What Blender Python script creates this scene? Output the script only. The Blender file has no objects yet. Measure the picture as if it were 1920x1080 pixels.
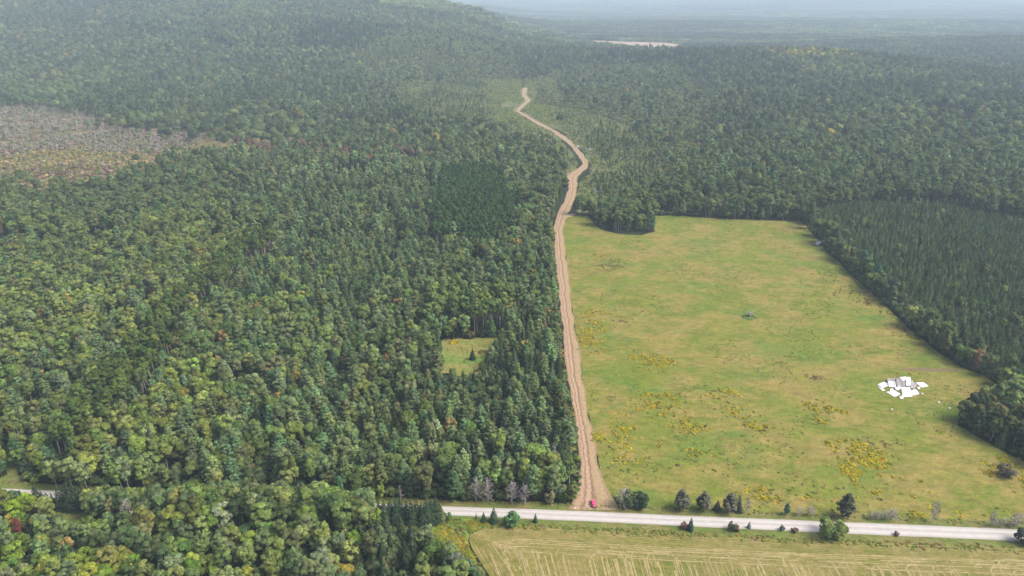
import bpy, math, random
import numpy as np
from mathutils import Vector

R = math.radians
rng = np.random.default_rng(7)
random.seed(7)
SC = bpy.context.scene
COL = SC.collection

# ------------------------------------------------------------------ camera, sky, sun, exposure
CAM_H, PITCH, FPX = 200.0, R(23.0), 1280.0          # metres, below the horizon, focal length in photo pixels
cam_d = bpy.data.cameras.new('camera')
cam_d.sensor_width = 36.0
cam_d.lens = 36.0 * FPX / 1920.0
cam_d.clip_start = 1.0
cam_d.clip_end = 90000.0
cam = bpy.data.objects.new('camera', cam_d)
COL.objects.link(cam)
cam.location = (0, 0, CAM_H)
cam.rotation_euler = (math.pi / 2 - PITCH, 0, 0)
SC.camera = cam

SUN_EL, SUN_AZ = R(50), R(98)      # azimuth clockwise from +Y (the viewing direction)
world = bpy.data.worlds.new('World')
SC.world = world
world.use_nodes = True
wn = world.node_tree
for n in list(wn.nodes):
    wn.nodes.remove(n)
sky = wn.nodes.new('ShaderNodeTexSky')
sky.sky_type = 'NISHITA'
sky.sun_disc = False
sky.sun_elevation = SUN_EL
sky.sun_rotation = SUN_AZ
sky.air_density = 1.0
sky.dust_density = 5.0
sky.ozone_density = 1.0
bg = wn.nodes.new('ShaderNodeBackground')
bg.inputs['Strength'].default_value = 0.13
wo = wn.nodes.new('ShaderNodeOutputWorld')
wn.links.new(sky.outputs[0], bg.inputs['Color'])
wn.links.new(bg.outputs[0], wo.inputs[0])

sun_d = bpy.data.lights.new('sun', 'SUN')
sun_d.energy = 2.7
sun_d.angle = R(30)
sun_d.color = (1.0, 0.96, 0.88)
sun = bpy.data.objects.new('sun', sun_d)
COL.objects.link(sun)
sdir = Vector((math.sin(SUN_AZ) * math.cos(SUN_EL), math.cos(SUN_AZ) * math.cos(SUN_EL), math.sin(SUN_EL)))
sun.rotation_euler = sdir.to_track_quat('Z', 'Y').to_euler()
sun.location = (0, 0, 600)

SC.view_settings.view_transform = 'Standard'
SC.view_settings.look = 'None'
SC.view_settings.gamma = 1
SC.view_settings.exposure = 0.80
SC.render.engine = 'CYCLES'
cy = SC.cycles
cy.max_bounces = 5
cy.diffuse_bounces = 3
cy.glossy_bounces = 1
cy.transmission_bounces = 2
cy.volume_bounces = 1
cy.transparent_max_bounces = 4
cy.caustics_reflective = False
cy.caustics_refractive = False
cy.use_denoising = True

HAZE_DENSITY = 0.00013

# ------------------------------------------------------------------ maths helpers
CP, SP = math.cos(PITCH), math.sin(PITCH)

def W(px, py):
    """photo pixel -> point on the flat ground (metres)"""
    u, v = (px - 960) / FPX, (py - 540) / FPX
    t = CAM_H / (SP + v * CP)
    return (u * t, (CP - v * SP) * t)

def WL(pts):
    return [W(*p) for p in pts]

def PX(x, y, z=0.0):
    """world -> photo pixel"""
    x, y, z = np.asarray(x, float), np.asarray(y, float), np.asarray(z, float)
    dz = z - CAM_H
    dep = y * CP - dz * SP
    dep = np.where(dep < 1, 1, dep)
    return 960 + FPX * x / dep, 540 + FPX * (-dz * CP - y * SP) / dep

def inpoly(x, y, poly):
    x = np.asarray(x); y = np.asarray(y)
    r = np.zeros(x.shape, bool)
    n = len(poly)
    for i in range(n):
        x0, y0 = poly[i]; x1, y1 = poly[(i + 1) % n]
        if y0 == y1:
            continue
        c = ((y0 > y) != (y1 > y)) & (x < (x1 - x0) * (y - y0) / (y1 - y0) + x0)
        r ^= c
    return r

def seg_dist(x, y, line):
    d = np.full(np.shape(x), 1e9)
    for (x0, y0), (x1, y1) in zip(line[:-1], line[1:]):
        dx, dy = x1 - x0, y1 - y0
        t = np.clip(((x - x0) * dx + (y - y0) * dy) / (dx * dx + dy * dy + 1e-9), 0, 1)
        d = np.minimum(d, np.hypot(x - x0 - t * dx, y - y0 - t * dy))
    return d

def sstep(a, b, x):
    t = np.clip((x - a) / (b - a), 0, 1)
    return t * t * (3 - 2 * t)

_T = np.random.default_rng(3).random((256, 256))

def vnoise(x, y):
    xi, yi = np.floor(x).astype(int), np.floor(y).astype(int)
    fx, fy = x - xi, y - yi
    fx, fy = fx * fx * (3 - 2 * fx), fy * fy * (3 - 2 * fy)
    a = _T[xi & 255, yi & 255]; b = _T[(xi + 1) & 255, yi & 255]
    c = _T[xi & 255, (yi + 1) & 255]; d = _T[(xi + 1) & 255, (yi + 1) & 255]
    return (a * (1 - fx) + b * fx) * (1 - fy) + (c * (1 - fx) + d * fx) * fy

def fbm(x, y, s, o=3, off=0.0):
    x = np.asarray(x, float); y = np.asarray(y, float)
    r, amp, tot = 0, 1.0, 0
    for k in range(o):
        r = r + amp * vnoise(x / s + off + 17.3 * k, y / s + off * 1.7 + 9.1 * k)
        tot += amp; amp *= 0.5; s *= 0.5
    return r / tot

def H(x, y):
    """terrain height"""
    x = np.asarray(x, float); y = np.asarray(y, float)
    # long hill on the left
    S = np.interp(x, [-9000, -5200, -3000, -1300, -560, -170, 0, 260, 700], [150, 250, 270, 262, 205, 130, 62, 14, 0])
    Rr = sstep(1350, 3500, y) * (1 - 0.75 * sstep(3700, 5600, y))
    wob = 1 + 0.25 * (fbm(x, y, 900, 2, 5.0) - 0.5)
    h = S * Rr * wob
    # low fold below the hill
    h = h + 26 * np.exp(-((x + 350) / 600) ** 2 - ((y - 2250) / 230) ** 2)
    # small hill on the right
    h = h + 46 * np.exp(-((x - 800) / 430) ** 2 - ((y - 2050) / 380) ** 2)
    h = h + 8 * np.exp(-((x - 260) / 260) ** 2 - ((y - 2500) / 260) ** 2)
    h = h + 34 * np.exp(-((x - 2200) / 700) ** 2 - ((y - 3100) / 380) ** 2)
    # rolling far country
    far = sstep(3900, 6500, y)
    h = h + far * 300 * np.clip(fbm(x * 0.6 + 900, y * 1.5, 2000, 3, 2.0) - 0.46, 0, 1)
    h = h + sstep(9000, 20000, np.hypot(x, y)) * 160 * np.clip(fbm(x, y, 7000, 2, 8.0) - 0.4, 0, 1)
    rr_ = np.hypot(x, y)
    h = h + 140 * sstep(4500, 14500, rr_) * (0.75 + 0.5 * fbm(x, y, 3500, 2, 6.0))
    gentle = sstep(900, 1700, y) * (1 - (1 - sstep(220, 430, np.abs(x - 60))) * (1 - sstep(1900, 2300, y)))
    h = h + gentle * 14 * (fbm(x, y, 420, 2, 1.0) - 0.35)
    flat = (1 - sstep(170, 380, np.abs(x - 20))) * (1 - sstep(1780, 2100, y))
    return np.maximum(h, 0) * sstep(700, 1100, y) * (1 - flat)

# ------------------------------------------------------------------ materials
def newmat(name):
    m = bpy.data.materials.new(name)
    m.use_nodes = True
    nt = m.node_tree
    for n in list(nt.nodes):
        nt.nodes.remove(n)
    return m, nt, nt.nodes.new('ShaderNodeOutputMaterial')

def N(nt, t, **kw):
    n = nt.nodes.new(t)
    for k, v in kw.items():
        if k in n.inputs:
            n.inputs[k].default_value = v
        else:
            setattr(n, k, v)
    return n

def ramp(nt, src, stops):
    r = nt.nodes.new('ShaderNodeValToRGB')
    e = r.color_ramp.elements
    while len(e) > 1:
        e.remove(e[-1])
    e[0].position = stops[0][0]; e[0].color = (*stops[0][1], 1)
    for p, c in stops[1:]:
        q = e.new(p); q.color = (*c, 1)
    nt.links.new(src, r.inputs[0])
    return r.outputs[0]

def mixc(nt, fac, a, b, mode='MIX'):
    m = nt.nodes.new('ShaderNodeMix'); m.data_type = 'RGBA'; m.blend_type = mode
    for s, v in ((m.inputs[0], fac), (m.inputs[6], a), (m.inputs[7], b)):
        if isinstance(v, bpy.types.NodeSocket):
            nt.links.new(v, s)
        elif isinstance(v, (int, float)):
            s.default_value = v
        else:
            s.default_value = (*v, 1)
    return m.outputs[2]

def coords(nt, sx=1, sy=1, sz=1, rot=0):
    c = nt.nodes.new('ShaderNodeTexCoord'); m = nt.nodes.new('ShaderNodeMapping')
    m.inputs['Scale'].default_value = (sx, sy, sz); m.inputs['Rotation'].default_value = (0, 0, rot)
    nt.links.new(c.outputs['Object'], m.inputs[0])
    return m.outputs[0]

def noise(nt, vec, scale, detail=4, rough=0.55, dist=0.0):
    n = N(nt, 'ShaderNodeTexNoise', Scale=scale, Detail=detail, Roughness=rough, Distortion=dist)
    nt.links.new(vec, n.inputs['Vector'])
    return n.outputs[0]

def leaf_material(name, transl=0.3):
    m, nt, out = newmat(name)
    a = N(nt, 'ShaderNodeAttribute', attribute_type='INSTANCER', attribute_name='tint')
    b = N(nt, 'ShaderNodeAttribute', attribute_type='GEOMETRY', attribute_name='leafvar')
    c = mixc(nt, 1.0, a.outputs['Color'], b.outputs['Color'], 'MULTIPLY')
    d = N(nt, 'ShaderNodeBsdfDiffuse'); t = N(nt, 'ShaderNodeBsdfTranslucent'); mx = N(nt, 'ShaderNodeMixShader', Fac=transl)
    nt.links.new(c, d.inputs[0]); nt.links.new(c, t.inputs[0])
    nt.links.new(d.outputs[0], mx.inputs[1]); nt.links.new(t.outputs[0], mx.inputs[2])
    nt.links.new(mx.outputs[0], out.inputs[0])
    return m

def plain(name, col, rough=0.8, var=0.25, scale=2.0, metal=0.0, bump=0.0):
    m, nt, out = newmat(name)
    p = N(nt, 'ShaderNodeBsdfPrincipled', Roughness=rough, Metallic=metal)
    v = coords(nt)
    f = noise(nt, v, scale, 5)
    c = ramp(nt, f, [(0.3, tuple(k * (1 - var) for k in col)), (0.7, tuple(min(1, k * (1 + var)) for k in col))])
    nt.links.new(c, p.inputs['Base Color'])
    if bump:
        b = N(nt, 'ShaderNodeBump', Strength=bump); nt.links.new(f, b.inputs['Height']); nt.links.new(b.outputs[0], p.inputs['Normal'])
    nt.links.new(p.outputs[0], out.inputs[0])
    return m

M_LEAF = leaf_material('leaves', 0.3)
M_NEEDLE = leaf_material('needles', 0.12)
M_BARK_PALE = plain('pale_bark', (0.42, 0.39, 0.35), 0.9, 0.3, 1.5)
M_BARK = plain('grey_bark', (0.16, 0.125, 0.10), 0.9, 0.3, 1.5)
M_BARK_PINE = plain('pine_bark', (0.40, 0.34, 0.31), 0.9, 0.25, 1.0)
M_DEAD = plain('dead_wood', (0.38, 0.34, 0.33), 0.9, 0.25, 1.0)
MATS = [M_LEAF, M_NEEDLE, M_BARK_PALE, M_BARK, M_BARK_PINE, M_DEAD]
LEAF, NEEDLE, BPALE, BGREY, BPINE, DEAD = range(6)

# ------------------------------------------------------------------ mesh building (numpy)
class Geo:
    """collects triangles/quads (quads stored as 4 indices, triangles padded with -1) with material and face tint"""
    def __init__(s):
        s.v = []; s.f = []; s.m = []; s.c = []; s.n = 0
    def add(s, v, f, m, c=None):
        v = np.asarray(v, float).reshape(-1, 3); f = np.asarray(f, int).reshape(-1, 4)
        s.v.append(v); s.f.append(np.where(f >= 0, f + s.n, -1)); s.m.append(np.full(len(f), m, int))
        s.c.append(np.ones((len(f), 3)) if c is None else np.asarray(c, float).reshape(len(f), 3))
        s.n += len(v)
    def arr(s):
        if not s.v:
            return np.zeros((0, 3)), np.zeros((0, 4), int), np.zeros(0, int), np.zeros((0, 3))
        return np.vstack(s.v), np.vstack(s.f), np.concatenate(s.m), np.vstack(s.c)
    def quads(s, c, nrm, size, m, aspect=1.0, direction=None, jit=0.25, var=0.2, base=1.0):
        """leaf clumps: one bent-ish quad each"""
        k = len(c)
        if k == 0:
            return
        nrm = nrm / (np.linalg.norm(nrm, axis=1, keepdims=True) + 1e-9)
        t = rng.normal(size=(k, 3)) if direction is None else direction
        t = t - nrm * (t * nrm).sum(1, keepdims=True)
        t = t / (np.linalg.norm(t, axis=1, keepdims=True) + 1e-9)
        b = np.cross(nrm, t)
        size = np.broadcast_to(np.asarray(size, float), (k,))[:, None]
        sg = [(-1, -1), (1, -1), (1, 1), (-1, 1)]
        vs = []
        for a, d in sg:
            ja = 1 + jit * rng.normal(size=(k, 1)); jd = 1 + jit * rng.normal(size=(k, 1))
            vs.append(c + t * a * ja * size * 0.5 * aspect + b * d * jd * size * 0.5 / max(aspect, 1) ** 0.5 + nrm * rng.normal(size=(k, 1)) * size * 0.12)
        v = np.stack(vs, 1).reshape(-1, 3)
        f = np.arange(4 * k).reshape(k, 4)
        w = base * (1 + var * rng.normal(size=(k, 1))); w = np.clip(w, 0.45, 1.7)
        hue = 1 + 0.10 * rng.normal(size=(k, 3)) * np.array([1, 0.4, 1])
        s.add(v, f, m, np.clip(w * hue, 0.3, 2))
    def tube(s, pts, r0, r1, m, sides=5):
        pts = np.asarray(pts, float); k = len(pts)
        d = np.gradient(pts, axis=0); d /= np.linalg.norm(d, axis=1, keepdims=True) + 1e-9
        up = np.where(np.abs(d[:, 2:3]) > 0.9, [[1.0, 0, 0]], [[0, 0, 1.0]])
        a = np.cross(d, up); a /= np.linalg.norm(a, axis=1, keepdims=True) + 1e-9
        b = np.cross(d, a)
        rr = np.linspace(r0, r1, k)[:, None]
        ang = np.arange(sides) * 2 * math.pi / sides
        v = np.concatenate([pts[:, None, :] + rr[:, None] * (a[:, None] * np.cos(ang)[None, :, None] + b[:, None] * np.sin(ang)[None, :, None])], 0).reshape(-1, 3)
        f = []
        for i in range(k - 1):
            for j in range(sides):
                j2 = (j + 1) % sides
                f.append((i * sides + j, i * sides + j2, (i + 1) * sides + j2, (i + 1) * sides + j))
        if sides == 5:
            f.append(((k - 1) * 5, (k - 1) * 5 + 1, (k - 1) * 5 + 2, (k - 1) * 5 + 3))
        s.add(v, f, m)
    def box(s, c, sz, m, col=None, basis=None):
        c = np.asarray(c, float); sz = np.asarray(sz, float) / 2
        v = np.array([(x, y, z) for x in (-1, 1) for y in (-1, 1) for z in (-1, 1)]) * sz
        if basis is not None:
            v = v @ np.asarray(basis)
        f = [(0, 1, 3, 2), (4, 6, 7, 5), (0, 4, 5, 1), (2, 3, 7, 6), (0, 2, 6, 4), (1, 5, 7, 3)]
        s.add(v + c, f, m, None if col is None else np.tile(col, (6, 1)))

def build_mesh(name, geo, mats, verts_only=None, point_attrs=None, smooth=False):
    v, f, m, c = geo.arr() if isinstance(geo, Geo) else geo
    me = bpy.data.meshes.new(name)
    me.vertices.add(len(v)); me.vertices.foreach_set('co', v.astype(np.float32).ravel())
    if len(f):
        tri = f[:, 3] < 0
        cnt = np.where(tri, 3, 4)
        loops = f.ravel(); loops = loops[loops >= 0]
        me.loops.add(len(loops)); me.loops.foreach_set('vertex_index', loops.astype(np.int32))
        me.polygons.add(len(f))
        st = np.concatenate([[0], np.cumsum(cnt)[:-1]])
        me.polygons.foreach_set('loop_start', st.astype(np.int32))
        try:
            me.polygons.foreach_set('loop_total', cnt.astype(np.int32))
        except Exception:
            pass
    for x in mats:
        me.materials.append(x)
    me.update(calc_edges=True)
    if len(f):
        me.polygons.foreach_set('material_index', m.astype(np.int32))
        at = me.attributes.new('leafvar', 'FLOAT_COLOR', 'FACE')
        at.data.foreach_set('color', np.hstack([c, np.ones((len(c), 1))]).astype(np.float32).ravel())
        if smooth:
            me.polygons.foreach_set('use_smooth', np.ones(len(f), bool))
    return me

def used_mats(geo, mats):
    v, f, m, c = geo.arr()
    ids = sorted(set(m.tolist()))
    remap = {k: i for i, k in enumerate(ids)}
    return (v, f, np.array([remap[k] for k in m.tolist()], int), c), [mats[k] for k in ids]

def obj(name, me, parent=None, loc=(0, 0, 0), rz=0.0, sc=None):
    o = bpy.data.objects.new(name, me); COL.objects.link(o)
    o.location = loc
    if rz:
        o.rotation_euler = (0, 0, rz)
    if sc is not None:
        o.scale = sc
    if parent:
        o.parent = parent
    return o

def tag(o, label=None, cat=None, group=None, kind=None):
    if label: o['label'] = label
    if cat: o['category'] = cat
    if group: o['group'] = group
    if kind: o['kind'] = kind
    return o

def gobj(name, geo, mats, parent=None, **kw):
    g, ms = used_mats(geo, mats)
    return obj(name, build_mesh(name, g, ms), parent, **kw)

# ------------------------------------------------------------------ tree prototypes: (trunk Geo, crown Geo), base at the origin
def rdir(k):
    d = rng.normal(size=(k, 3)); return d / np.linalg.norm(d, axis=1, keepdims=True)

def trunk_path(h, bend, n=5):
    z = np.linspace(0, h, n); a = rng.random() * 6.28
    off = bend * (z / h) ** 1.5
    w = rng.normal(size=(n, 2)) * bend * 0.25; w[0] = 0
    return np.stack([off * math.cos(a) + w[:, 0], off * math.sin(a) + w[:, 1], z], 1)

def broadleaf(h, rw, base, nl, lr, nq, qs, bark, r0, leaf=LEAF, bend=0.5, limbs=5, flat=0.0, sides=5):
    T, C = Geo(), Geo()
    tp = trunk_path(h * 0.8, bend); T.tube(tp, r0, r0 * 0.3, bark, sides)
    zc, rz = h * (1 + base) / 2, h * (1 - base) / 2
    top = tp[-1, :2] * 0.6
    # lobes on an egg
    d = rdir(nl * 2); d = d[d[:, 2] > -0.85][:nl]
    rad = 0.62 + 0.22 * rng.random((len(d), 1))
    wz = 1 - 0.25 * np.clip(-d[:, 2:3], 0, 1)
    lc = d * rad * np.array([rw, rw, rz]) * np.hstack([wz, wz, np.ones_like(wz)]) + np.array([top[0], top[1], zc])
    lrad = lr * rw * (0.65 + 0.6 * rng.random(len(d)))
    per = max(3, nq // len(d))
    for i in range(len(d)):
        q = rdir(per); q[:, 2] = np.abs(q[:, 2]) * 1.0 - 0.45 + 0.3 * rng.random(per)
        q = q * 0.8 + d[i] * 0.35
        q /= np.linalg.norm(q, axis=1, keepdims=True)
        rr = lrad[i] * (0.7 + 0.4 * rng.random((per, 1)))
        p = lc[i] + q * rr * np.array([1, 1, 0.85])
        oth = np.linalg.norm((p[:, None] - lc[None]) / lrad[None, :, None], axis=2)
        oth[:, i] = 9
        keep = oth.min(1) > 0.62
        p, qq = p[keep], q[keep]
        nrm = qq * 0.9 + rdir(len(p)) * 0.4 + np.array([0, 0, 0.45])
        vv = float(np.clip(1 + 0.20 * rng.normal(), 0.6, 1.5))
        C.quads(p, nrm, qs * (0.7 + 0.6 * rng.random(len(p))), leaf, base=vv)
    for i in range(min(limbs, len(d))):
        s = tp[int(len(tp) * 0.45) + rng.integers(0, 2)]
        T.tube([s, (s + lc[i]) / 2 + np.array([0, 0, 0.2]), lc[i] + d[i] * lrad[i] * 0.5], r0 * 0.4, r0 * 0.12, bark, 3)
    return T, C

def white_pine(h, rw, nwh, nbr, per, qs, r0=0.26, base=0.25):
    T, C = Geo(), Geo()
    tp = trunk_path(h * 0.97, 0.2, 6); T.tube(tp, r0, 0.05, BGREY, 5)
    for i in range(nwh):
        t = (i + 0.5 * rng.random()) / nwh
        z = h * (base + (0.97 - base) * t)
        prof = rw * (1 - t) ** 0.62 * (0.55 + 0.45 * min(1, t / 0.18)) + 0.25
        k = max(3, int(nbr * (1 - 0.4 * t)))
        a0 = rng.random() * 6.28
        for j in range(k):
            a = a0 + j * 6.283 / k + 0.3 * rng.normal()
            L = prof * (0.6 + 0.55 * rng.random())
            dr = np.array([math.cos(a), math.sin(a), 0])
            s = 0.35 + 0.65 * np.sqrt(rng.random((per, 1)))
            lat = rng.normal(size=(per, 1)) * 0.17 * L * s
            side = np.array([-dr[1], dr[0], 0])
            up = 0.22 * L * s ** 2 + rng.normal(size=(per, 1)) * 0.12
            p = np.array([0, 0, z]) + dr * L * s + side * lat + np.array([0, 0, 1]) * up
            nrm = np.array([0, 0, 1.0]) + dr * 0.35 + rng.normal(size=(per, 3)) * 0.33
            C.quads(p, nrm, qs * (0.7 + 0.6 * rng.random(per)), NEEDLE, aspect=1.35, direction=np.tile(dr, (per, 1)) + rng.normal(size=(per, 3)) * 0.35)
            if j % 2 == 0:
                T.tube([(0, 0, z), dr * L * 0.8 + np.array([0, 0, z + 0.1 * L])], 0.06, 0.02, BGREY, 3)
    p = np.array([0, 0, h * 0.97]) + rng.normal(size=(8, 3)) * np.array([0.25, 0.25, 0.4])
    C.quads(p, rdir(8), qs * 0.8, NEEDLE)
    return T, C

def spruce(h, rw, rows, per, qs, r0=0.18, base=0.04, mat=NEEDLE, power=0.78):
    T, C = Geo(), Geo()
    T.tube([(0, 0, 0), (0, 0, h * 0.5), (0, 0, h * 0.98)], r0, 0.03, BGREY, 5)
    for i in range(rows):
        t = i / (rows - 1)
        z = h * (base + (0.985 - base) * t)
        rr = rw * (1 - t) ** power * (0.88 + 0.24 * rng.random()) + 0.1
        k = max(4, int(per * (1 - t) + 3))
        a = rng.random(k) * 6.283
        inner = rng.random(k) < 0.3
        ra = rr * np.where(inner, 0.55, 1.0) * (0.78 + 0.36 * rng.random(k))
        p = np.stack([np.cos(a) * ra, np.sin(a) * ra, z - 0.18 * ra + rng.normal(size=k) * 0.12], 1)
        dr = np.stack([np.cos(a), np.sin(a), -0.5 * np.ones(k)], 1)
        nrm = np.stack([np.cos(a) * 0.75, np.sin(a) * 0.75, np.ones(k) * 0.8], 1) + rng.normal(size=(k, 3)) * 0.25
        C.quads(p, nrm, qs * (0.65 + 0.6 * rng.random(k)) * (0.6 + 0.4 * (1 - t)), mat, aspect=1.35, direction=dr)
    p = np.array([0, 0, h * 0.97]) + np.array([0, 0, 1]) * rng.random((5, 1)) * h * 0.05
    C.quads(p, rdir(5) * [1, 1, 0.1], 0.3, mat, aspect=1.5, direction=np.tile([0, 0, 1.0], (5, 1)))
    return T, C

def bare(h, rw, nb, r0, bark=DEAD, leaf_n=0, upright=0.6, base=0.15):
    T, C = Geo(), Geo()
    T.tube(trunk_path(h, 0.35, 5), r0, r0 * 0.15, bark, 5)
    for i in range(nb):
        t = base + (0.97 - base) * rng.random()
        a = rng.random() * 6.283
        L = rw * (1 - 0.75 * t) * (0.6 + 0.7 * rng.random())
        dr = np.array([math.cos(a), math.sin(a), upright + 0.3 * rng.normal()])
        s = np.array([0, 0, h * t]); e = s + dr * L; m_ = s + dr * L * 0.5 + rng.normal(size=3) * 0.08
        C.tube([s, m_, e], 0.055 * r0 / 0.15, 0.025, bark, 3)
        for q in range(4):
            b0 = s + (e - s) * (0.35 + 0.6 * rng.random())
            C.tube([b0, b0 + (dr * 0.4 + rng.normal(size=3) * 0.6) * L * 0.4], 0.035, 0.018, bark, 3)
    if leaf_n:
        d = rdir(leaf_n)
        p = np.array([0, 0, h * 0.6]) + d * np.array([rw * 0.8, rw * 0.8, h * 0.38]) * (0.5 + 0.5 * rng.random((leaf_n, 1)))
        C.quads(p, rdir(leaf_n), 0.45, LEAF)
    return T, C

def low(h, rw, n, qs, mat, power=1.0, cone=False, base=0.25, trunk=None, dome=False):
    """light-weight tree for the middle distance"""
    T, C = Geo(), Geo()
    if trunk is not None:
        T.tube([(0, 0, 0), (0, 0, h * 0.6)], 0.16, 0.09, trunk, 3)
    if cone:
        t = rng.random(n) ** 1.3; a = rng.random(n) * 6.283
        ra = rw * (1 - t) ** power * (0.8 + 0.35 * rng.random(n)) + 0.08
        p = np.stack([np.cos(a) * ra, np.sin(a) * ra, h * (base * 0.3 + t * (0.97 - base * 0.3))], 1)
        nrm = np.stack([np.cos(a), np.sin(a), np.ones(n) * 0.7], 1) + rng.normal(size=(n, 3)) * 0.25
    else:
        nl = 9
        d0 = rdir(nl); d0[:, 2] = np.abs(d0[:, 2])
        i = rng.integers(0, nl, n)
        d = rdir(n); d[:, 2] = np.abs(d[:, 2]) * 1.1 - 0.25
        d /= np.linalg.norm(d, axis=1, keepdims=True)
        ko, kd = (0.42, 0.66) if dome else (0.6, 0.45)
        p = d0[i] * np.array([rw, rw, h * (1 - base) / 2]) * ko + d * np.array([rw, rw, h * (1 - base) / 2]) * kd + np.array([0, 0, h * (1 + base) / 2])
        nrm = d + d0[i] * 0.5 + rng.normal(size=(n, 3)) * 0.25 + [0, 0, 0.25]
    C.quads(p, nrm, qs * (0.7 + 0.6 * rng.random(n)), mat, var=0.13 if dome else 0.2)
    return T, C

NOM = dict(aspen=17.0, maple=13.0, pine=17.0, spruce=12.0, redpine=20.0, snag=10.0, bare=9.0, young=7.0, shrub=2.6, bush=5.0)
PROTO = {}
def make_protos():
    P = PROTO
    P['aspen'] = [broadleaf(17, 2.9 + 0.4 * (i % 3), 0.20 + 0.07 * (i % 2), 24, 0.40, 1700, 0.60, BPALE, 0.19, bend=0.9, limbs=7) for i in range(5)]
    P['maple'] = [broadleaf(13, 4.0 + 0.4 * (i % 3), 0.12, 20, 0.40, 1900, 0.68, BGREY, 0.22, bend=0.4, limbs=5) for i in range(5)]
    P['pine'] = [white_pine(17, 3.9 + 0.4 * (i % 3), 13, 8, 13, 0.78, base=0.2) for i in range(5)]
    P['spruce'] = [spruce(12, 2.1 + 0.25 * (i % 3), 26, 44, 0.62) for i in range(4)]
    P['redpine'] = [broadleaf(20, 2.6 + 0.3 * (i % 2), 0.50, 22, 0.36, 1200, 0.6, BPINE, 0.2, leaf=NEEDLE, bend=0.25, limbs=8) for i in range(4)]
    P['snag'] = [bare(10, 2.4, 34, 0.16, upright=0.1) for i in range(3)]
    P['bare'] = [bare(9, 3.6, 60, 0.18, leaf_n=70, upright=0.7, base=0.1) for i in range(3)]
    P['young'] = [spruce(7, 1.5 + 0.15 * i, 12, 14, 0.62, base=0.05) for i in range(3)]
    P['bush'] = [broadleaf(5, 2.5, 0.0, 18, 0.46, 900, 0.52, BGREY, 0.08, bend=0.2, limbs=4) for i in range(3)]
    P['shrub'] = [low(2.6, 1.7, 70, 0.62, LEAF, base=0.0) for i in range(3)]
    # light-weight ones
    P['aspen_l'] = [low(17, 3.4, 120, 1.35, LEAF, base=0.3, trunk=BPALE) for i in range(4)]
    P['maple_l'] = [low(13, 4.3, 210, 1.35, LEAF, base=0.1, dome=True) for i in range(4)]
    P['pine_l'] = [low(17, 3.6, 120, 1.35, NEEDLE, base=0.25, power=0.7, cone=(i % 2 == 0), trunk=BGREY) for i in range(4)]
    P['spruce_l'] = [low(12, 2.1, 90, 1.0, NEEDLE, cone=True) for i in range(3)]
    P['redpine_l'] = [low(20, 2.5, 100, 1.2, NEEDLE, base=0.45, trunk=BPINE) for i in range(3)]
    P['snag_l'] = [bare(10, 2.0, 12, 0.2, upright=0.3) for i in range(3)]
make_protos()

# ------------------------------------------------------------------ layout (outlines measured on the photo, laid out on the ground)
TRACK_L = [(1066, 956), (1090, 925), (1090, 900), (1082, 800), (1065, 720), (1058, 660), (1053, 600), (1043, 500), (1037, 430), (1046, 400), (1062, 370), (1066, 350), (1063, 330), (1083, 316), (1094, 309), (1084, 292), (1071, 275), (1059, 264), (1036, 248), (1003, 231), (984, 219), (966, 208), (976, 198), (987, 189), (979, 178), (980, 165)]
TRACK_R = [(1166, 957), (1136, 925), (1129, 900), (1108, 800), (1093, 720), (1087, 660), (1076, 600), (1064, 500), (1055, 430), (1066, 400), (1079, 370), (1083, 350), (1083, 332), (1098, 318), (1106, 310), (1094, 290), (1079, 273), (1068, 262), (1045, 246), (1011, 230), (991, 218), (974, 208), (984, 198), (995, 189), (986, 178), (988, 165)]
TL, TR = WL(TRACK_L), WL(TRACK_R)
TC = [((a[0] + b[0]) / 2, (a[1] + b[1]) / 2) for a, b in zip(TL, TR)]
ROAD_N = WL([(-420, 896), (0, 916), (190, 924), (400, 933), (640, 942), (830, 949), (1100, 959), (1280, 967), (1600, 980), (1890, 992), (2400, 1012)])
ROAD_S = WL([(-420, 912), (0, 932), (190, 940), (400, 950), (640, 959), (830, 966), (1100, 978), (1280, 987), (1600, 1002), (1890, 1014), (2400, 1036)])
ROAD_C = [((a[0] + b[0]) / 2, (a[1] + b[1]) / 2) for a, b in zip(ROAD_N, ROAD_S)]
MEADOW = WL([(1182, 950), (1140, 925), (1130, 900), (1108, 800), (1093, 720), (1087, 660), (1076, 600), (1064, 500), (1055, 430), (1064, 405), (1076, 402), (1102, 405), (1112, 418), (1127, 430), (1160, 439), (1203, 441), (1228, 434), (1224, 418), (1222, 406), (1260, 404), (1370, 411), (1500, 415), (1512, 424), (1545, 466), (1600, 518), (1660, 572), (1700, 612), (1760, 662), (1815, 694), (1860, 712), (1885, 732), (1850, 750), (1800, 772), (1795, 798), (1825, 815), (1880, 845), (1925, 868), (2000, 905), (2400, 960), (2400, 1008), (1890, 988), (1600, 976), (1280, 963)])
HAY = WL([(882, 1003), (900, 993), (930, 987), (970, 985), (1280, 1002), (1600, 1015), (1920, 1026), (2400, 1046), (2400, 1300), (1000, 1300), (975, 1180), (925, 1090), (905, 1060), (885, 1028), (879, 1012)])
CLEAR1 = WL([(824, 652), (830, 637), (858, 631), (905, 636), (940, 631), (936, 655), (920, 678), (900, 700), (868, 712), (836, 704), (814, 684)])
CLEAR2 = WL([(100, 942), (168, 948), (174, 975), (150, 1000), (118, 998), (98, 965)])
PATH2 = WL([(-6, 846), (22, 846), (36, 885), (50, 905), (40, 912), (-20, 912), (-10, 900), (14, 890)])
GOLDEN = WL([(775, 985), (830, 968), (960, 984), (930, 987), (900, 992), (879, 1003), (876, 1012), (882, 1030), (900, 1058), (870, 1052), (835, 1050), (800, 1030), (775, 1005)])
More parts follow.
